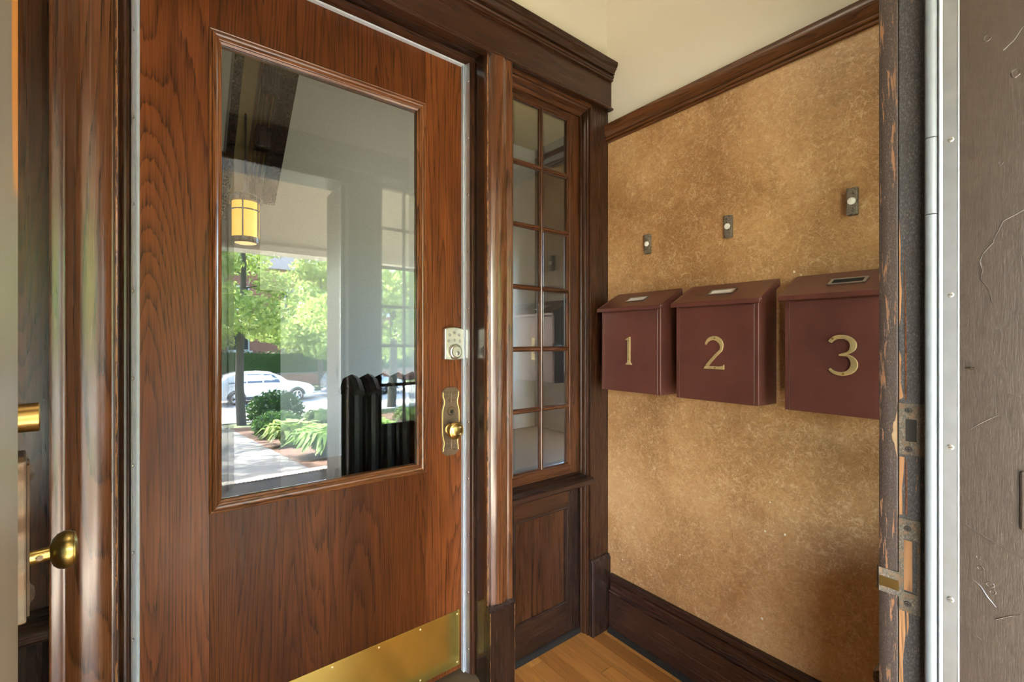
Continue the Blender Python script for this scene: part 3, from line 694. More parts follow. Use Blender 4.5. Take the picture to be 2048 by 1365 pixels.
# ------------------------------------------------------------------ outer wall and doorway (behind and beside the camera)
wf = thing('wall_front', (MID, .08, 0), 'outer wall of the entry with the open doorway', 'wall', kind='structure')
M['siding'] = plain('tan_outer_paint', (.115, .085, .066), .5, 0, .2, 40)
M['headerpaint'] = plain('taupe_paint', (.27, .235, .185), .6)
RJ = .82; LJ = -.0345
obj('mullion', MB().box(RJ + .022, SX0, -.02, .185, -.06, 2.2), M['dark'], wf)
obj('mullion', MB().box(mx(SX0), LJ - .022, -.02, .185, -.06, 2.2), M['dark'], wf)
obj('corner_post', MB().box(SX1, XR + .12, -.02, .185, -.06, 2.2), M['dark'], wf)
obj('corner_post', MB().box(XL - .12, mx(SX1), -.02, .185, -.06, 2.2), M['dark'], wf)
obj('header', MB().box(XL - .12, XR + .12, -.02, .185, 2.2, 4.2), M['headerpaint'], wf)
obj('lintel', MB().box(LJ - .022, RJ + .022, -.02, .185, 2.125, 2.2), M['dark_x'], wf)
obj('head_casing', MB().box(XL, XR, .185, .205, 2.20, 2.34), M['trim_x'], wf)
obj('brick_side', MB().box(XR + .12, 6.0, -.10, .185, -.4, 4.2), M['siding'], wf)
obj('brick_side', MB().box(-5.0, XL - .12, -.10, .185, -.4, 4.2), M['siding'], wf)
sidelight('window_3', SX0, SX1, .15, 'outer sidelight on the mailbox side, seen only as a reflection in the door glass', face=1)
sidelight('window_4', mx(SX1), mx(SX0), .15, 'outer sidelight behind the open outer door, out of view', face=1)
# right jamb of the outer doorway
oj = thing('trim_11', (RJ, .1, 0), 'weathered jamb of the outer doorway with strike plates', 'door jamb', kind='structure')
edge = [(RJ + .022, .1685, 0), (RJ + .0012, .1685, 0), (RJ, .170, 0), (RJ - .0004, .178, 0), (RJ, .186, 0), (RJ + .002, .190, 0), (RJ + .022, .1905, 0)]
obj('edge_board', MB().ext(edge, (0, 0, 2.13)), M['peelbrown'], oj, smooth=True)
obj('rabbet_board', MB().box(RJ, RJ + .022, .10, .1670, 0, 2.13), M['peelblack'], oj)
obj('rabbet_backing', MB().box(RJ + .002, RJ + .022, .1665, .1690, 0, 2.13), M['blackhole'], oj)
# loose splinter along the rabbet
obj('splinter', MB().tube([(RJ - .0002, .1612, 1.36), (RJ - .0003, .1603, 1.28), (RJ - .0002, .1598, 1.22), (RJ - .0002, .1598, 1.147)], [.0002, .0007, .0009, .0009], 6), M['trim_y'], oj)
obj('splinter', MB().tube([(RJ - .0002, .1595, 1.062), (RJ - .0003, .1592, 1.02), (RJ - .0002, .1590, .985)], [.0006, .0009, .0007], 6), M['trim_y'], oj)
M['barepaint'] = plain('bare_tan_patch', (.21, .145, .085), .8, 0, .2, 80)
M['baregrain'] = wood('bare_split_wood', (.10, .05, .022), (.30, .155, .070), (.40, .22, .105), 'z', .6, 3.0, 0)
for pts in ([(.1668, 1.40), (.1655, 1.36), (.1660, 1.33), (.1640, 1.30), (.1655, 1.26), (.1668, 1.25)], [(.1668, 1.215), (.1648, 1.205), (.1652, 1.17), (.1625, 1.150), (.1668, 1.146)],
            [(.1668, 1.066), (.1610, 1.066), (.1625, 1.04), (.1640, 1.02), (.1630, .985), (.1668, .984)], [(.1668, .856), (.1610, .856), (.1600, .82), (.1630, .78), (.1615, .70), (.1668, .62)],
            [(.1590, .856), (.1570, .850), (.1565, .83), (.1585, .815)]):
    obj('bare_patch', MB().ext([(RJ - .0003, y, z) for y, z in pts], (.001, 0, 0)), M['baregrain'], oj)
obj('bare_patch', MB().ext([(RJ - .0006, y, z) for y, z in ((.1690, 1.130), (.1702, 1.124), (.1712, 1.116), (.1728, 1.114), (.1740, 1.107), (.1733, 1.101), (.1752, 1.096), (.1742, 1.088), (.1722, 1.084), (.1712, 1.076), (.1690, 1.064))], (.001, 0, 0)), M['barepaint'], oj)
obj('stop', MB().box(.80, RJ + .022, -.16, .1355, -.06, 2.13), M['brown'], oj)
# upper strike plate, a frame round a dark slot
def plate_frame(y0, y1, z0, z1, a0, a1, c0, c1, x, th):
    mb = MB()
    for q in ((y0, y1, z0, c0), (y0, y1, c1, z1), (y0, a0, c0, c1), (a1, y1, c0, c1)): mb.box(x - th, x + .0005, q[0], q[1], q[2], q[3])
    return mb
s1 = obj('strike_plate', plate_frame(.1395, .1672, 1.070, 1.142, .1480, .1600, 1.089, 1.120, RJ, .0012), M['strike'], oj)
obj('slot', MB().box(RJ - .0001, RJ + .004, .1480, .1600, 1.089, 1.120), M['blackhole'], s1)
def pscrew(y, z, par): 
    o = obj('screw', MB().lathe([(.0040, 0), (.0040, .0006), (.0034, .0012), (.0001, .0013)], (RJ - .0012, y, z), (-1, 0, 0), 16), M['screwdark'], par, smooth=True)
    slot = MB().box(RJ - .0027, RJ - .0022, y - .0026, y + .0026, z - .0005, z + .0005).box(RJ - .0027, RJ - .0022, y - .0005, y + .0005, z - .0026, z + .0026)
    obj('cross_slot', slot, M['blackhole'], par)
    return o
for z in (1.132, 1.078): pscrew(.1565, z, s1)
s2m = MB()
for q in ((.1440, .1672, .952, .980), (.1440, .1672, .850, .878), (.1618, .1672, .878, .952), (.1440, .1475, .878, .952)): s2m.box(RJ - .0012, RJ + .0005, q[0], q[1], q[2], q[3])
s2m.box(RJ - .0014, RJ + .0005, .1665, .1895, .868, .902)
s2m.add([(RJ - .0014, .1890, .868), (RJ - .0014, .1890, .902), (RJ + .006, .1935, .902), (RJ + .006, .1935, .868)], [(0, 1, 2, 3)])
s2 = obj('strike_plate', s2m, M['strike'], oj)
obj('slot', MB().box(RJ + .0002, RJ + .004, .1478, .1535, .880, .916), M['blackhole'], s2)
obj('bare_patch', MB().box(RJ - .0002, RJ + .001, .1530, .1620, .880, .950), M['baregrain'], s2)
obj('brass_lip', MB().box(RJ - .0019, RJ - .0013, .1670, .1888, .876, .890), M['brass'], s2)
for z in (.967, .862): pscrew(.1575, z, s2)
# aluminium weatherstrip with vinyl bulb on the stop
wp = [(.8005, .1035), (.7985, .1035), (.7978, .1042), (.7978, .1050), (.7985, .1058), (.7987, .1190), (.7975, .1200), (.7970, .1215), (.7980, .1228), (.8005, .1235)]
wst = obj('weatherstrip', MB().ext([(x, y, -.02) for x, y in wp], (0, 0, 2.14)), M['alu'], oj, smooth=True, auto=30)
wst['label'] = 'aluminium strip with pale vinyl bulb'
bz = [-.02, 1.4962, 1.3962, 2.12]
bulb = [(.8005 - .0050 * math.sin(PI * i / 10) - .001, .1305 + .0062 * -math.cos(PI * i / 10)) for i in range(11)] + [(.8005, .1367), (.8005, .1243)]
for z0, z1 in ((-.02, 1.3952), (1.3964, 1.4962), (1.4974, 2.12)):
    obj('vinyl_bulb', MB().ext([(x, y, z0) for x, y in bulb], (0, 0, z1 - z0)), M['vinyl'], wst, smooth=True)
for z in (1.868, 1.678, 1.488, 1.2885, 1.0925, .8965, .70, .50):
    s = obj('screw', MB().lathe([(.0033, 0), (.0033, .0006), (.0025, .0013), (.0001, .0015)], (.7984, .1115, z), (-1, 0, 0), 14), M['steel'], wst, smooth=True)
    obj('slot', MB().box(.79670, .79705, .1093, .1137, z - .0003, z + .0003), M['blackhole'], s)
# bumps and paint ridges on the brown stop
def ridge(pts, r): obj('paint_ridge', MB().tube([(.8 - r * .15, y, z) for y, z in pts], [r * (.4 + .6 * ((i * 7) % 5) / 4) for i in range(len(pts))], 6), M['brown'], oj, smooth=True)
ridge([(.049, 1.384), (.057, 1.379), (.066, 1.374), (.073, 1.355), (.074, 1.350), (.083, 1.337), (.0855, 1.328), (.0835, 1.317), (.0850, 1.305), (.0800, 1.297), (.0775, 1.290), (.0750, 1.277)], .0009)
ridge([(.0985, .998), (.093, .993), (.086, .990), (.075, .984), (.066, .980), (.049, .972)], .0011)
ridge([(.092, .93), (.085, .925), (.079, .914), (.072, .905)], .0012)
ridge([(.099, .865), (.090, .862), (.084, .858)], .0007)
ridge([(.094, 1.118), (.086, 1.126), (.078, 1.133), (.070, 1.139)], .0006)
ridge([(.052, 1.16), (.058, 1.165), (.063, 1.166)], .0007)
ridge([(.050, 1.60), (.057, 1.588), (.066, 1.580)], .0008)
ridge([(.052, .905), (.060, .90), (.072, .89)], .0008)
def dent(y, z, r, sq=1.0):
    mb = MB(); k = random.Random(int(y * 1e5 + z * 1e3))
    prof = [(r * 1.25, 0), (r, r * .20), (r * .72, r * .10), (r * .4, r * .16), (.0001, r * .1)]
    mb.lathe(prof, (.8002, y, z), (-1, 0, 0), 12)
    mb.v = [(x, y + (yy - y) * k.uniform(.75, 1.1), z + (zz - z) * sq * k.uniform(.8, 1.2)) for x, yy, zz in mb.v]
    obj('paint_blister', mb, M['brown'], oj, smooth=True)
for y, z, r, sq in ((.079, 1.602, .0034, 1.2), (.056, 1.548, .0036, 1.5), (.068, 1.445, .0020, 1.3), (.087, 1.47, .0012, 1), (.085, .947, .0030, .8), (.0770, .930, .0034, .9), (.0745, .922, .0026, 1), (.0868, .960, .0020, 1), (.071, 1.245, .0016, 1), (.080, 1.10, .0012, 1), (.064, 1.52, .0011, 1), (.09, 1.345, .0008, 1)): dent(y, z, r, sq)
nl = obj('bent_nail', MB().tube([(.801, .0975, 1.1950), (.7975, .0965, 1.1952), (.7955, .0935, 1.1952), (.7955, .0895, 1.1945)], [.0012, .0013, .0014, .0018], 8), M['brown'], oj, smooth=True)
obj('catch_plate', MB().box(.7965, .8005, .030, .0525, 1.006, 1.076), M['brown'], oj, bevel=.003, seg=2)
# left jamb of the outer doorway and its sill
lj = thing('trim_12', (LJ, .1, 0), 'grey-brown jamb edge at the far left, orange lamp glint painted near the top', 'door jamb', kind='structure')
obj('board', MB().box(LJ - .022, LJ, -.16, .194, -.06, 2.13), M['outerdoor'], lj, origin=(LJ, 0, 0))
struct('trim_13', MB().box(LJ, .80, -.16, .19, -.06, .012), M['weatherboard'], 'worn wooden sill under the outer doorway, out of view', 'sill')

# ------------------------------------------------------------------ outer door, swung open along the left
HX, HY = -.040, .197
d2 = thing('door_2', (HX, HY, .02), 'outer door standing open at the far left, only its brass knob and locks showing', 'door', kind='structure')
obj('leaf', MB().box(HX - .044, HX, HY, HY + .862, .02, 2.10), M['brown'], d2)
ky = HY + .805
ol = []
ns = 44
def half2(t): return .033 + .006 * math.cos(2 * PI * t) + .004 * math.cos(6 * PI * t) - (.012 if t < .02 or t > .98 else 0)
EZA, EZH = .812, .246
for i in range(ns + 1): t = i / ns; ol.append((ky + half2(t), EZA + EZH * t))
for i in range(ns, -1, -1): t = i / ns; ol.append((ky - half2(t), EZA + EZH * t))
e2 = obj('escutcheon', MB().ext([(HX, y, z) for y, z in ol], (.0125, 0, 0)), M['bronze'], d2, bevel=.003, seg=2)
e2['label'] = 'tarnished brass lock plate'
for sg in (-1, 1):
    obj('rim_bead', MB().tube([(HX + .0130, ky + sg * (half2(i / ns) - .007), EZA + EZH * i / ns) for i in range(2, ns - 1)], .0028, 6), M['bronze'], e2, smooth=True)
for zc in (EZA + .030, EZA + EZH - .030):
    obj('boss', MB().lathe([(.022, 0), (.020, .004), (.014, .005), (.009, .009), (.0001, .010)], (HX + .0115, ky + .004, zc), (1, 0, 0), 18), M['bronze'], e2, smooth=True)
M['brass_old'] = plain('greened_brass', (.36, .27, .085), .30, 1, .1, 60)
k2 = obj('knob', MB().lathe([(.0225, 0), (.0225, .004), (.0170, .008), (.0115, .010), (.0105, .012), (.0105, .0330), (.0130, .0345), (.0205, .0370), (.0262, .0420), (.0288, .0485), (.0290, .0540), (.0278, .0580), (.0262, .0587), (.0264, .0603), (.0240, .0630), (.0225, .0622), (.0120, .0650), (.0001, .0658)], (HX + .004, ky, .897), (1, 0, 0), 44), M['brass_old'], d2, smooth=True, auto=45)
k2['label'] = 'round brass knob on a short neck'
obj('set_screw', MB().lathe([(.0042, 0), (.0042, .0015), (.0024, .0018), (.0001, .0010)], (HX + .026, ky - .0115, .897), (0, -1, 0), 14), M['bronze'], k2, smooth=True)
obj('lock_cylinder', MB().lathe([(.0215, 0), (.0220, .025), (.0205, .0265), (.0001, .0265)], (HX, ky, 1.112), (1, 0, 0), 36), M['brass'], d2, smooth=True)
d2.rotation_euler = (0, 0, math.radians(10))

# ------------------------------------------------------------------ hall behind the inner door, seen through the glass
M['hallwall'] = plain('pale_hall_paint', (.46, .44, .38), .6)
M['mustard'] = plain('mustard_hall_paint', (.33, .23, .085), .6)
M['hallwood'] = plain('hall_wainscot', (.060, .042, .030), .5)
struct('wall_hall_far', MB().box(-2.2, 4.2, 4.9, 5.0, 0, 4.0), M['hallwall'], 'pale wall at the end of the hall beyond the inner door glass', 'wall')
struct('wall_hall_left', MB().box(-2.3, -2.2, 1.46, 5.0, 0, 4.0), M['mustard'], 'mustard wall of the hall, out of view', 'wall')
hw = thing('wall_hall_right', (4.2, 3.2, 0), 'dark panelled hall wall with a tall opening added to let daylight in, out of view', 'wall', kind='structure')  # window opening added so daylight brightens the hall
obj('lower', MB().box(4.2, 4.3, 1.46, 5.0, 0, .8), M['hallwood'], hw); obj('upper', MB().box(4.2, 4.3, 1.46, 5.0, 2.6, 4.0), M['hallwood'], hw)
obj('pier', MB().box(4.2, 4.3, 1.46, 2.9, .8, 2.6), M['hallwood'], hw); obj('pier', MB().box(4.2, 4.3, 4.3, 5.0, .8, 2.6), M['hallwood'], hw)
struct('ceiling_hall', MB().box(-2.3, 4.3, 1.46, 5.0, 3.95, 4.05), M['mustard'], 'mustard hall ceiling seen through the top of the glass', 'ceiling')
struct('floor_hall', MB().box(-2.3, 4.3, 1.46, 5.0, -.06, 0), M['weatherboard'], 'dark wooden hall floor beyond the inner door', 'floor')
struct('wall_hall_near', MB().box(-2.3, mx(SX1), 1.405, 1.46, 0, 4.0), M['hallwall'], 'hall side of the entry partition on the left', 'wall')
struct('wall_hall_near_right', MB().box(SX1 + .05, 4.3, 1.405, 1.46, 0, 4.0), M['hallwall'], 'hall side of the entry partition on the right', 'wall')
struct('wall_hall_above', MB().box(mx(SX1), SX1 + .05, 1.405, 1.46, 2.262, 4.0), M['hallwall'], 'hall side of the partition above the inner door', 'wall')
M['stairwood'] = plain('dark_stair_wood', (.016, .010, .007), .6, 0, .1, 40)
# stair rising towards the door: two stringers with stepped brackets
st = thing('staircase', (.45, 3.3, 2.3), 'dark wooden stair with bracketed stringers seen through the door glass', 'staircase')
def stringer(x0, x1, ya, za, yb, zb, th):
    return MB().loft([[(x0, ya, za), (x1, ya, za), (x1, ya, za + th), (x0, ya, za + th)], [(x0, yb, zb), (x1, yb, zb), (x1, yb, zb + th), (x0, yb, zb + th)]])
SL = .80
za = 2.20; yb0 = 2.15
def zs_(y): return za + (3.6 - y) * SL
obj('stringer', stringer(.53, .622, 3.6, za, yb0, zs_(yb0), .22), M['dark'], st)
obj('stringer', stringer(.30, .345, 3.75, zs_(3.75), yb0, zs_(yb0), .20), M['dark'], st)
obj('soffit', stringer(.345, .53, 3.75, zs_(3.75) + .12, yb0, zs_(yb0) + .12, .02), M['mustard'], st)
for k in range(4): obj('moulding', stringer(.432 + .024 * k, .444 + .024 * k, 3.7, zs_(3.7) + .06, yb0, zs_(yb0) + .06, .06), M['trim_y'], st)
for k in range(5):
    y = 3.55 - .30 * k; z = zs_(y) - .01
    br = obj('bracket', MB().box(.445, .525, y - .085, y + .05, z - .02, z + .10), M['dark'], st, bevel=.006)
    obj('bracket_face', MB().box(.455, .515, y - .100, y - .085, z - .035, z + .07), M['dark'], br, bevel=.005)
hp = thing('stair_partition', (.3, 3.9, 0), 'dark panelled wood partition below the hall stair', 'partition')
obj('upper_panel', MB().box(-.6, .565, 3.85, 3.95, 1.60, 2.6), M['stairwood'], hp)
obj('lower_panel', MB().box(-.6, .70, 3.82, 3.97, 0, 1.56), M['stairwood'], hp)
obj('cap', MB().box(-.6, .745, 3.78, 4.0, 1.56, 1.605), M['stairwood'], hp, bevel=.008)
# lantern
lc = (.392, 3.2)
ln = thing('hanging_lantern', (lc[0], lc[1], 1.83), 'glowing amber cylinder lantern hanging in the hall, seen through the glass', 'lantern')
M['amber'] = emis('amber_glass_lit', (1.0, .50, .045), .075)
M['amber2'] = emis('amber_bottom_lit', (1.0, .62, .25), .085)
obj('shade', MB().lathe([(.074, .03), (.074, .255)], (lc[0], lc[1], 1.83), (0, 0, 1), 36), M['amber'], ln, smooth=True)
obj('bottom_glass', MB().lathe([(.0001, -.004), (.050, -.003), (.066, .002), (.068, .010), (.0001, .012)], (lc[0], lc[1], 1.83), (0, 0, 1), 36), M['amber2'], ln)
obj('lower_band', MB().lathe([(.066, 0), (.079, 0), (.079, .032), (.074, .032), (.070, .02), (.066, .02)], (lc[0], lc[1], 1.83), (0, 0, 1), 36), M['dark'], ln, smooth=True)
obj('middle_band', MB().lathe([(.074, .195), (.077, .195), (.077, .203), (.074, .203)], (lc[0], lc[1], 1.83), (0, 0, 1), 36), M['dark'], ln, smooth=True)
obj('cap', MB().lathe([(.074, .248), (.092, .252), (.092, .275), (.060, .300), (.012, .315), (.0001, .315)], (lc[0], lc[1], 1.83), (0, 0, 1), 36), M['dark'], ln, smooth=True)
for k in range(5):
    a = -1.9 + k * 2 * PI / 5
    obj('rib', MB().box(lc[0] + .0755 * math.cos(a) - .004, lc[0] + .0755 * math.cos(a) + .004, lc[1] + .0755 * math.sin(a) - .004, lc[1] + .0755 * math.sin(a) + .004, 1.86, 2.085), M['dark'], ln)
obj('rod', MB().tube([(lc[0], lc[1], 2.14), (lc[0], lc[1], 2.63)], .006, 8), M['dark'], ln)
hl = thing('added_hall_light', (2.3, 3.3, 3.3), 'round white ceiling light added out of view to brighten the hall behind the glass', 'ceiling light')  # unseen lamp added to brighten the hall behind the door glass
M['added_globe'] = emis('added_opal_glow', (1.0, .96, .88), 4.6)
obj('added_globe', MB().lathe([(.0001, 0), (.10, .012), (.17, .05), (.19, .11), (.17, .16), (.12, .18)], (2.3, 3.3, 3.30), (0, 0, 1), 28), M['added_globe'], hl, smooth=True)
obj('added_canopy', MB().lathe([(.14, .18), (.14, .20), (.0001, .20)], (2.3, 3.3, 3.30), (0, 0, 1), 28), M['bronze'], hl, smooth=True)
# radiator
rd = thing('radiator', (.95, 1.72, 0), 'black cast-iron column radiator standing behind the inner door glass', 'radiator')
M['iron'] = plain('black_iron', (.006, .006, .007), .6, 0, .2, 60)
rp = None
for k in range(12):
    x = .56 + .062 * k
    mb = MB()
    for yy in (1.66, 1.72, 1.78): mb.tube([(x, yy, .08), (x, yy, .14), (x, yy, 1.02), (x, yy, 1.05)], [.014, .020, .020, .012], 8)
    mb.tube([(x, 1.645, .12), (x, 1.72, .10), (x, 1.795, .12)], .024, 8); mb.tube([(x, 1.645, 1.03), (x, 1.68, 1.065), (x, 1.72, 1.075), (x, 1.76, 1.065), (x, 1.795, 1.03)], .026, 8)
    if k in (0, 11): mb.tube([(x, 1.66, .1), (x, 1.66, 0)], .02, 8); mb.tube([(x, 1.78, .1), (x, 1.78, 0)], .02, 8)
    obj('section', mb, M['iron'], rd, smooth=True)
#@@PART3

# ------------------------------------------------------------------ outdoors (what the door glass reflects)
def zg(y): return -.15 + .1 * (y + 2.0) if y > -19.5 else -1.9
M['porchfloor'] = plain('grey_porch_boards', (.66, .58, .47), .6, 0, .1, 30)
M['beadboard'] = plain('pale_porch_ceiling', (.66, .60, .50), .55)
M['porchtrim'] = plain('white_porch_trim', (.62, .62, .60), .5)
struct('porch_floor', MB().box(-5, 6, -2.05, -.02, -.16, -.06), M['porchfloor'], 'grey porch floor outside the outer door, reflected in the door glass', 'porch floor')
pc = thing('porch_ceiling', (.5, -1.2, 2.85), 'pale beadboard porch ceiling reflected at the top of the door glass', 'porch ceiling', kind='structure')
for k in range(22): obj('board', MB().box(-5, 6, -2.3 + .104 * k, -2.3 + .104 * k + .100, 2.86, 2.88), M['beadboard'], pc)
obj('roof', MB().box(-5.2, 6.2, -2.5, -.02, 2.88, 3.05), M['beadboard'], pc)
struct('porch_beam', MB().box(-5, 6, -2.12, -1.94, 2.10, 2.86).box(-5, 6, -2.16, -1.92, 2.06, 2.12), M['porchtrim'], 'pale porch beam reflected across the door glass', 'beam')
for x, lab in ((3.6, 'pale square porch post right of the doorway'), (-2.2, 'pale square porch post left of the doorway, out of view')):
    p = thing('porch_post', (x, -2.03, -.06), lab, 'post', kind='structure')
    obj('shaft', MB().box(x - .09, x + .09, -2.12, -1.94, -.06, 2.06), M['porchtrim'], p); obj('base', MB().box(x - .12, x + .12, -2.15, -1.91, -.06, .12), M['porchtrim'], p); obj('capital', MB().box(x - .12, x + .12, -2.15, -1.91, 1.96, 2.06), M['porchtrim'], p)
mt = MB().box(-.15, 1.45, -1.90, -1.15, -.06, -.052)
for k in range(48): mt.box(-.14 + .0327 * k, -.14 + .0327 * k + .014, -1.89, -1.16, -.052, -.044)
tag(obj('door_mat', mt, M['rubber']), 'black ribbed rubber mat on the porch, reflected low in the door glass', 'mat')

def groundmat(name, a, b_, sc):
    m, nt, bs = nmat(name); v = coords(nt, rnd=False); n = noise(nt, v, sc, 5, .7); n2 = noise(nt, v, 1.2, 3)
    setc(nt, bs, mix(nt, n2, ramp(nt, n, [(.35, a), (.65, b_)]), ramp(nt, n, [(.3, tuple(x * .7 for x in a)), (.7, b_)])))
    bs.inputs['Roughness'].default_value = .85; bump(nt, bs, n, .4, .01); return m
M['grass'] = groundmat('lawn', (.060, .085, .030), (.13, .165, .065), 60)
M['mulch'] = groundmat('bark_mulch', (.060, .030, .018), (.20, .10, .060), 90)
M['concrete'] = groundmat('concrete', (.16, .155, .145), (.24, .23, .21), 40)
M['asphalt'] = groundmat('sun_bleached_road', (.42, .41, .40), (.52, .51, .50), 30)
def slope(x0, x1, y0, y1, dz, th=.3):
    a, b_ = zg(y0) + dz, zg(y1) + dz
    return MB().loft([[(x0, y0, a), (x1, y0, a), (x1, y0, a - th), (x0, y0, a - th)], [(x0, y1, b_), (x1, y1, b_), (x1, y1, b_ - th), (x0, y1, b_ - th)]])
struct('lawn', slope(-25, 30, -2.05, -19.5, -.02), M['grass'], 'sloping lawn in front of the porch, reflected in the door glass', 'lawn')
struct('mulch_bed', slope(1.27, 7.0, -2.1, -10.5, .0, .05), M['mulch'], 'reddish bark mulch bed beside the garden path', 'garden bed')
pth = thing('garden_path', (.6, -2.1, -.15), 'pale concrete garden path leading from the porch to the street', 'path', kind='structure')
y = -2.06
while y > -17.0:
    obj('slab', slope(-.05, 1.25, y, y - 1.19, .02, .06), M['concrete'], pth); y -= 1.2
M['palepave'] = groundmat('sunlit_paving', (.42, .41, .39), (.52, .51, .49), 40)
struct('sidewalk', slope(-25, 30, -12.6, -19.45, .015, .1), M['palepave'], 'sunlit pavement beside the street', 'pavement')
struct('street', MB().box(-40, 45, -27.0, -19.4, -2.2, -1.92), M['asphalt'], 'bright sunlit street with parked cars', 'street')
struct('far_ground', MB().box(-60, 70, -60, -27.0, -2.2, -1.78), M['grass'], 'grass verge across the street', 'verge')

# ---- foliage
def leafmat(name, a, b_):
    m, nt, bs = nmat(name); v = coords(nt); n = noise(nt, v, 1.7, 3)
    g = nt.nodes.new('ShaderNodeNewGeometry')
    c = ramp(nt, g.outputs['Random Per Island'], [(0, a), (1, b_)])
    setc(nt, bs, c); bs.inputs['Roughness'].default_value = .5
    tr = N(nt, 'ShaderNodeBsdfTranslucent'); nt.links.new(c, tr.inputs[0])
    mxs = N(nt, 'ShaderNodeMixShader'); mxs.inputs[0].default_value = .45
    out = nt.nodes['Material Output']
    nt.links.new(bs.outputs[0], mxs.inputs[1]); nt.links.new(tr.outputs[0], mxs.inputs[2]); nt.links.new(mxs.outputs[0], out.inputs[0]); return m
M['leaf'] = leafmat('fresh_green_leaves', (.18, .29, .06), (.52, .62, .20))
M['leaf_d'] = leafmat('deep_green_leaves', (.03, .09, .022), (.10, .20, .05))
M['leaf_b'] = leafmat('bright_hosta_leaves', (.16, .34, .05), (.36, .56, .13))
M['bark'] = groundmat('tree_bark', (.060, .050, .042), (.16, .14, .12), 50)
def leaves(blobs, n, size, seed, shell=.35, up=.2):
    r = random.Random(seed); mb = MB(); tot = sum(b_[3] * b_[4] * b_[5] for b_ in blobs)
    for bx in blobs:
        k = int(n * bx[3] * bx[4] * bx[5] / tot)
        for _ in range(k):
            while True:
                d = Vector((r.uniform(-1, 1), r.uniform(-1, 1), r.uniform(-1, 1)))
                if .15 < d.length < 1: break
            d *= 1 if r.random() > shell else (.75 + .25 * r.random()) / d.length
            c = Vector((bx[0] + d.x * bx[3], bx[1] + d.y * bx[4], bx[2] + d.z * bx[5]))
            nrm = Vector((r.gauss(0, 1), r.gauss(0, 1), r.gauss(up, 1))).normalized()
            a = nrm.orthogonal().normalized(); a = Matrix.Rotation(r.uniform(0, 6.28), 3, nrm) @ a; b2 = nrm.cross(a)
            s = size * r.uniform(.6, 1.3)
            mb.add([c - a * s, c + b2 * s * .45 + a * s * .1, c + a * s, c - b2 * s * .45 + a * s * .1], [(0, 1, 2, 3)])
    return mb
def tree(loc, h, rad, trunk, label, nleaf, seed, low=.25, mat='leaf', branches=9, size=.10, blobs=None):
    x, y = loc; z0 = zg(y) - .05; r = random.Random(seed)
    t = thing('tree', (x, y, z0), label, 'tree', 'trees in front of the house')
    pts = [(x + .06 * math.sin(k * 1.3 + seed), y + .05 * math.cos(k * 1.7 + seed), z0 + h * .88 * k / 7) for k in range(8)]
    obj('trunk', MB().tube(pts, [trunk * (1.15 - .95 * k / 7) for k in range(8)], 10), M['bark'], t, smooth=True)
    bl = []
    for k in range(branches):
        f = low + (.95 - low) * k / branches; a = k * 2.4 + seed; zz = z0 + h * .88 * f
        L = rad * (1.05 - .55 * f) * r.uniform(.8, 1.1)
        e = (x + L * math.cos(a), y + L * math.sin(a), zz + L * r.uniform(.02, .25))
        m = (x + L * .5 * math.cos(a + .1), y + L * .5 * math.sin(a + .1), zz + L * .12)
        obj('branch', MB().tube([(x, y, zz), m, e], [trunk * .30 * (1.2 - f), trunk * .18, .008], 6), M['bark'], t, smooth=True)
        bl.append((e[0] * .8 + x * .2, e[1] * .8 + y * .2, e[2] - .05, L * .55, L * .55, L * .32))
        bl.append((m[0], m[1], m[2] + .1, L * .42, L * .42, L * .25))
    bl.append((x, y, z0 + h * .9, rad * .5, rad * .5, h * .14))
    f = obj('foliage', leaves(bl, nleaf, size, seed + 100), M[mat], t); f['kind'] = 'stuff'
    return t
tree((1.68, -11.75), 9.0, 1.95, .11, 'slender tree beside the garden path, its grey trunk reflected at the left of the glass', 11000, 3, .28, 'leaf', 13, .085)
tree((6.7, -13.2), 9.0, 2.9, .15, 'leafy tree reflected through the outer sidelight panes', 11000, 5, .26, 'leaf', 12, .12)
tree((7.9, -27.6), 9.0, 3.2, .16, 'street tree across the road between the two parked cars', 8000, 8, .28, 'leaf', 12, .18)
tree((1.2, -33.2), 12.0, 3.4, .18, 'tall tree across the road behind the white car', 8000, 13, .38, 'leaf', 12, .19)
def blades(x, y, rad, h, n, seed, w=.03):
    r = random.Random(seed); mb = MB(); z0 = zg(y)
    for _ in range(n):
        a = r.uniform(0, 2 * PI); q = rad * r.uniform(.0, .35); L = rad * r.uniform(.45, 1.0); hh = h * r.uniform(.55, 1.05)
        d = Vector((math.cos(a), math.sin(a), 0)); sd_ = Vector((-math.sin(a), math.cos(a), 0)); b0 = Vector((x, y, z0)) + d * q
        p = [b0, b0 + d * L * .35 + Vector((0, 0, hh * .8)), b0 + d * L * .7 + Vector((0, 0, hh * .85)), b0 + d * L + Vector((0, 0, hh * .5))]
        ww = w * r.uniform(.7, 1.3)
        mb.add([p[0] - sd_ * ww * .2, p[0] + sd_ * ww * .2, p[1] + sd_ * ww, p[1] - sd_ * ww, p[2] + sd_ * ww * .9, p[2] - sd_ * ww * .9, p[3]], [(0, 1, 2, 3), (3, 2, 4, 5), (5, 4, 6)])
    return mb
def clump(x, y, rad, h, n, seed, lab, w=.03, mat='leaf_b'):
    t = thing('hosta', (x, y, zg(y)), lab, 'plant', 'plants along the garden path')
    f = obj('leaves', blades(x, y, rad, h, n, seed, w), M[mat], t); f['kind'] = 'stuff'
clump(1.78, -3.55, .50, .42, 420, 1, 'bright green leafy clump nearest the porch in the mulch bed')
clump(2.62, -4.15, .38, .36, 260, 2, 'bright green leafy clump at the right edge of the reflection')
clump(1.62, -5.2, .42, .42, 300, 3, 'green leafy clump farther along beside the path', .035, 'leaf')
clump(3.0, -8.6, .50, .40, 240, 4, 'small leafy plant far back in the mulch bed', .04, 'leaf')
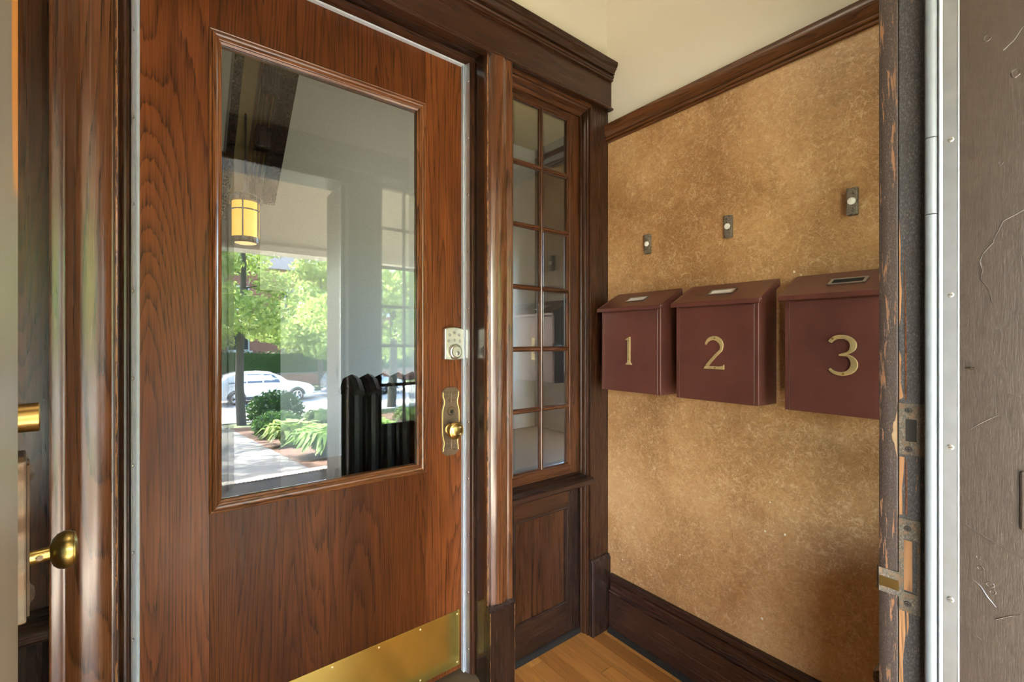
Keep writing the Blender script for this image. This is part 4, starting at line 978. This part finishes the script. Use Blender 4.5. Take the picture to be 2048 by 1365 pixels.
clump(4.2, -6.2, .40, .38, 200, 5, 'leafy plant at the foot of the sidelight tree', .035, 'leaf')
def shrub(x, y, rx, h, n, seed, lab, mat='leaf_d', size=.05):
    z0 = zg(y); t = thing('shrub', (x, y, z0), lab, 'shrub', 'shrubs along the garden path')
    f = obj('foliage', leaves([(x, y, z0 + h * .5, rx, rx, h * .52), (x + rx * .4, y, z0 + h * .42, rx * .7, rx * .7, h * .42), (x - rx * .4, y + .1, z0 + h * .45, rx * .65, rx * .65, h * .45)], n, size, seed), M[mat], t); f['kind'] = 'stuff'
    obj('stem', MB().tube([(x, y, z0 - .02), (x, y, z0 + h * .6)], [.03, .012], 6), M['bark'], t)
shrub(2.12, -9.4, .62, .90, 3200, 31, 'dark round shrub behind the bright clumps')
shrub(1.72, -6.9, .45, .50, 1800, 32, 'low dark shrub beside the path', 'leaf_d', .045)
hz = thing('hedge', (6, -30.6, -1.78), 'clipped dark green hedge above the low brick wall across the street', 'hedge')
f = obj('foliage', leaves([(x, -30.6, -.35, 1.0, .45, .95) for x in range(-6, 22, 1)], 9000, .11, 41), M['leaf_d'], hz); f['kind'] = 'stuff'
obj('core', MB().box(-6.5, 21.5, -30.85, -30.35, -1.78, .35), M['leaf_d'], hz)

def brick():
    m, nt, bs = nmat('red_brick'); v = coords(nt, rnd=False, rot=(PI/2, 0, 0))
    b_ = N(nt, 'ShaderNodeTexBrick', Scale=4.2); nt.links.new(v, b_.inputs['Vector'])
    b_.inputs['Color1'].default_value = (.30, .095, .055, 1); b_.inputs['Color2'].default_value = (.38, .14, .085, 1); b_.inputs['Mortar'].default_value = (.45, .36, .30, 1)
    setc(nt, bs, b_.outputs[0]); bs.inputs['Roughness'].default_value = .85; return m
M['brick'] = brick()
gw = thing('garden_wall', (6, -29.8, -1.78), 'low red brick wall with pale coping across the street', 'wall')
obj('brickwork', MB().box(-8, 24, -29.95, -29.65, -1.78, -1.02), M['brick'], gw); obj('coping', MB().box(-8, 24, -30.0, -29.6, -1.02, -.92), M['concrete'], gw)
bd = thing('brick_house', (5, -38, -1.78), 'red brick house with white window sills behind the trees across the street', 'building')
obj('wall', MB().box(-14, 24, -44, -38, -1.78, 7.0), M['brick'], bd)
M['winglass'] = plain('dark_window_glass', (.05, .06, .07), .1)
for i in range(9):
    for z in (.4, 3.6):
        x = -11.5 + 4 * i
        w = obj('window', MB().box(x - .75, x + .75, -38.0, -37.94, z, z + 1.9), M['porchtrim'], bd)
        obj('window_glass', MB().box(x - .65, x - .03, -37.94, -37.92, z + .1, z + 1.8).box(x + .03, x + .65, -37.94, -37.92, z + .1, z + 1.8), M['winglass'], w)
        obj('window_sill', MB().box(x - .95, x + .95, -38.0, -37.82, z - .16, z), M['porchtrim'], w)
obj('roof', MB().ext([(-14.5, -37.5, 7.0), (-14.5, -41, 9.6), (-14.5, -44.5, 7.0)], (39, 0, 0)), M['winglass'], bd)

tree((-1.7, -8.4), 9.0, 2.1, .10, 'tree left of the garden path that dapples it with shade, out of view', 5500, 23, .35, 'leaf', 12, .09)
# ---- parked cars
M['carwhite'] = plain('white_car_paint', (.80, .81, .82), .22, 0, 0, 5, 1.0)
M['cargrey'] = plain('silver_car_paint', (.55, .57, .60), .25, .5, 0, 5, 1.0)
M['carglass'] = plain('car_window', (.13, .17, .23), .06)  # light bluish base stands in for reflections on the windows
M['tyre'] = plain('tyre', (.02, .02, .021), .7)
M['alloy'] = plain('alloy_rim', (.60, .60, .60), .3, .9)
M['cladding'] = plain('grey_cladding', (.09, .09, .095), .6)
M['lamp'] = plain('lamp_lens', (.75, .78, .80), .1)
def car(x0, yc, z0, paint, label):
    t = thing('parked_car', (x0 + 2.2, yc, z0), label, 'car', 'parked cars')
    L = 4.45
    # stations: x, bottom, belt, roof, half belt width, half roof width
    st_ = [(0, .42, .82, .84, .72, .66), (.06, .32, .95, 1.02, .82, .64), (.35, .25, 1.00, 1.42, .88, .62), (.75, .24, 1.01, 1.54, .90, .62), (1.3, .24, 1.01, 1.58, .90, .63), (1.9, .24, 1.00, 1.58, .90, .63), (2.35, .24, .99, 1.54, .90, .62),
           (2.8, .24, .98, 1.34, .90, .64), (3.20, .24, .96, 1.03, .90, .68), (3.6, .24, .92, .98, .89, .66), (4.0, .25, .84, .91, .86, .62), (4.3, .32, .72, .80, .78, .55), (4.45, .42, .60, .64, .66, .45)]
    rings = []
    for x, zb, zbelt, zr, hb, hr in st_:
        half = [(hb - .04, zb), (hb, zb + .14), (hb + .01, (zb + zbelt) / 2), (hb - .01, zbelt), (lerp(hb, hr, .45), lerp(zbelt, zr, .5)), (hr, zr - .03), (hr - .10, zr)]
        ring = [(x0 + x, yc + a, z0 + z) for a, z in half] + [(x0 + x, yc - a, z0 + z) for a, z in reversed(half)]
        rings.append(ring)
    mb = MB().loft(rings); bdy = obj('body', mb, paint, t, smooth=True, auto=50)
    for sgn in (1, -1):
        def wy(xs):
            k = max(i for i in range(len(st_)) if st_[i][0] <= xs); k = min(k, len(st_) - 2)
            f = (xs - st_[k][0]) / (st_[k+1][0] - st_[k][0]); v = [lerp(st_[k][i], st_[k+1][i], f) for i in range(6)]; return v
        def winp(xs, h):
            v = wy(xs); zz = lerp(v[2], v[3] - .03, h); hw_ = lerp(v[4] - .01, v[5], h); return (x0 + xs, yc + sgn * (hw_ + .012), z0 + zz)
        for a, b_ in ((.52, 1.25), (1.32, 1.95), (2.02, 2.80)):
            n_ = 5; top = [winp(lerp(a, b_, i / n_), .86) for i in range(n_ + 1)]; bot = [winp(lerp(a, b_, i / n_), .08) for i in range(n_ + 1)]
            if a == .52: top = [winp(lerp(.66, b_, i / n_), .86) for i in range(n_ + 1)]
            if b_ == 2.80: top = [winp(lerp(a, 2.50, i / n_), .86) for i in range(n_ + 1)]
            obj('side_window', MB().loft([bot, top], closed=False), M['carglass'], bdy)
        obj('sill_cladding', MB().box(x0 + 1.1, x0 + 3.2, yc + sgn * .90 - .02, yc + sgn * .90 + .02, z0 + .22, z0 + .38), M['cladding'], bdy)
        obj('mirror', MB().lathe([(.0001, -.09), (.06, -.07), (.075, 0), (.06, .07), (.0001, .09)], (x0 + 2.78, yc + sgn * 1.0, z0 + 1.03), (0, 1, 0), 12), paint, bdy, smooth=True)
        obj('headlamp', MB().lathe([(.0001, -.16), (.07, -.10), (.09, 0), (.07, .10), (.0001, .16)], (x0 + 4.16, yc + sgn * .72, z0 + .72), (.8, -sgn * .6, .1), 12), M['lamp'], bdy, smooth=True)
        for wx in (.85, 3.53):
            ar = MB(); prof = arc(0, 0, .40, .40, 0, 180, 16)
            inner = arc(0, 0, .345, .345, 180, 0, 16)
            ar.ext([(x0 + wx + a, yc + sgn * .885, z0 + .34 + z) for a, z in prof + inner], (0, sgn * .035, 0)); obj('arch', ar, M['cladding'], bdy)
            ws_ = obj('wheel', MB().lathe([(.20, -.11), (.32, -.10), (.34, -.06), (.34, .06), (.32, .10), (.22, .105), (.215, .07)], (x0 + wx, yc + sgn * .83, z0 + .34), (0, sgn, 0), 28), M['tyre'], t, smooth=True)
            rim = MB().lathe([(.225, .06), (.225, .112), (.205, .112), (.20, .06)], (x0 + wx, yc + sgn * .83, z0 + .34), (0, sgn, 0), 28)
            for k in range(5):
                a = 2 * PI * k / 5 + .3
                for da in (-.13, .13):
                    c0 = Vector((x0 + wx + .05 * math.cos(a), yc + sgn * .93, z0 + .34 + .05 * math.sin(a))); c1 = Vector((x0 + wx + .21 * math.cos(a + da), yc + sgn * .935, z0 + .34 + .21 * math.sin(a + da)))
                    rim.tube([c0, c1], .020, 6)
            rim.lathe([(.06, .06), (.06, .11), (.0001, .115)], (x0 + wx, yc + sgn * .83, z0 + .34), (0, sgn, 0), 16)
            obj('rim', rim, M['alloy'], ws_, smooth=True)
    obj('windscreen', MB().loft([[(x0 + 3.14, yc - .66, z0 + 1.06), (x0 + 3.14, yc + .66, z0 + 1.06)], [(x0 + 2.44, yc - .55, z0 + 1.53), (x0 + 2.44, yc + .55, z0 + 1.53)]], closed=False), M['carglass'], bdy)
    obj('rear_window', MB().loft([[(x0 + .10, yc - .60, z0 + 1.10), (x0 + .10, yc + .60, z0 + 1.10)], [(x0 + .33, yc - .55, z0 + 1.42), (x0 + .33, yc + .55, z0 + 1.42)]], closed=False), M['carglass'], bdy)
    obj('bumper', MB().box(x0 + 4.25, x0 + 4.46, yc - .55, yc + .55, z0 + .30, z0 + .44), M['cladding'], bdy, bevel=.03)
    return t
car(1.86, -23.3, -1.92, M['carwhite'], 'white crossover car parked in the street, reflected behind the slender tree')
car(6.95, -23.3, -1.92, M['cargrey'], 'pale silver car parked ahead of the white one, cut off by the doorway')
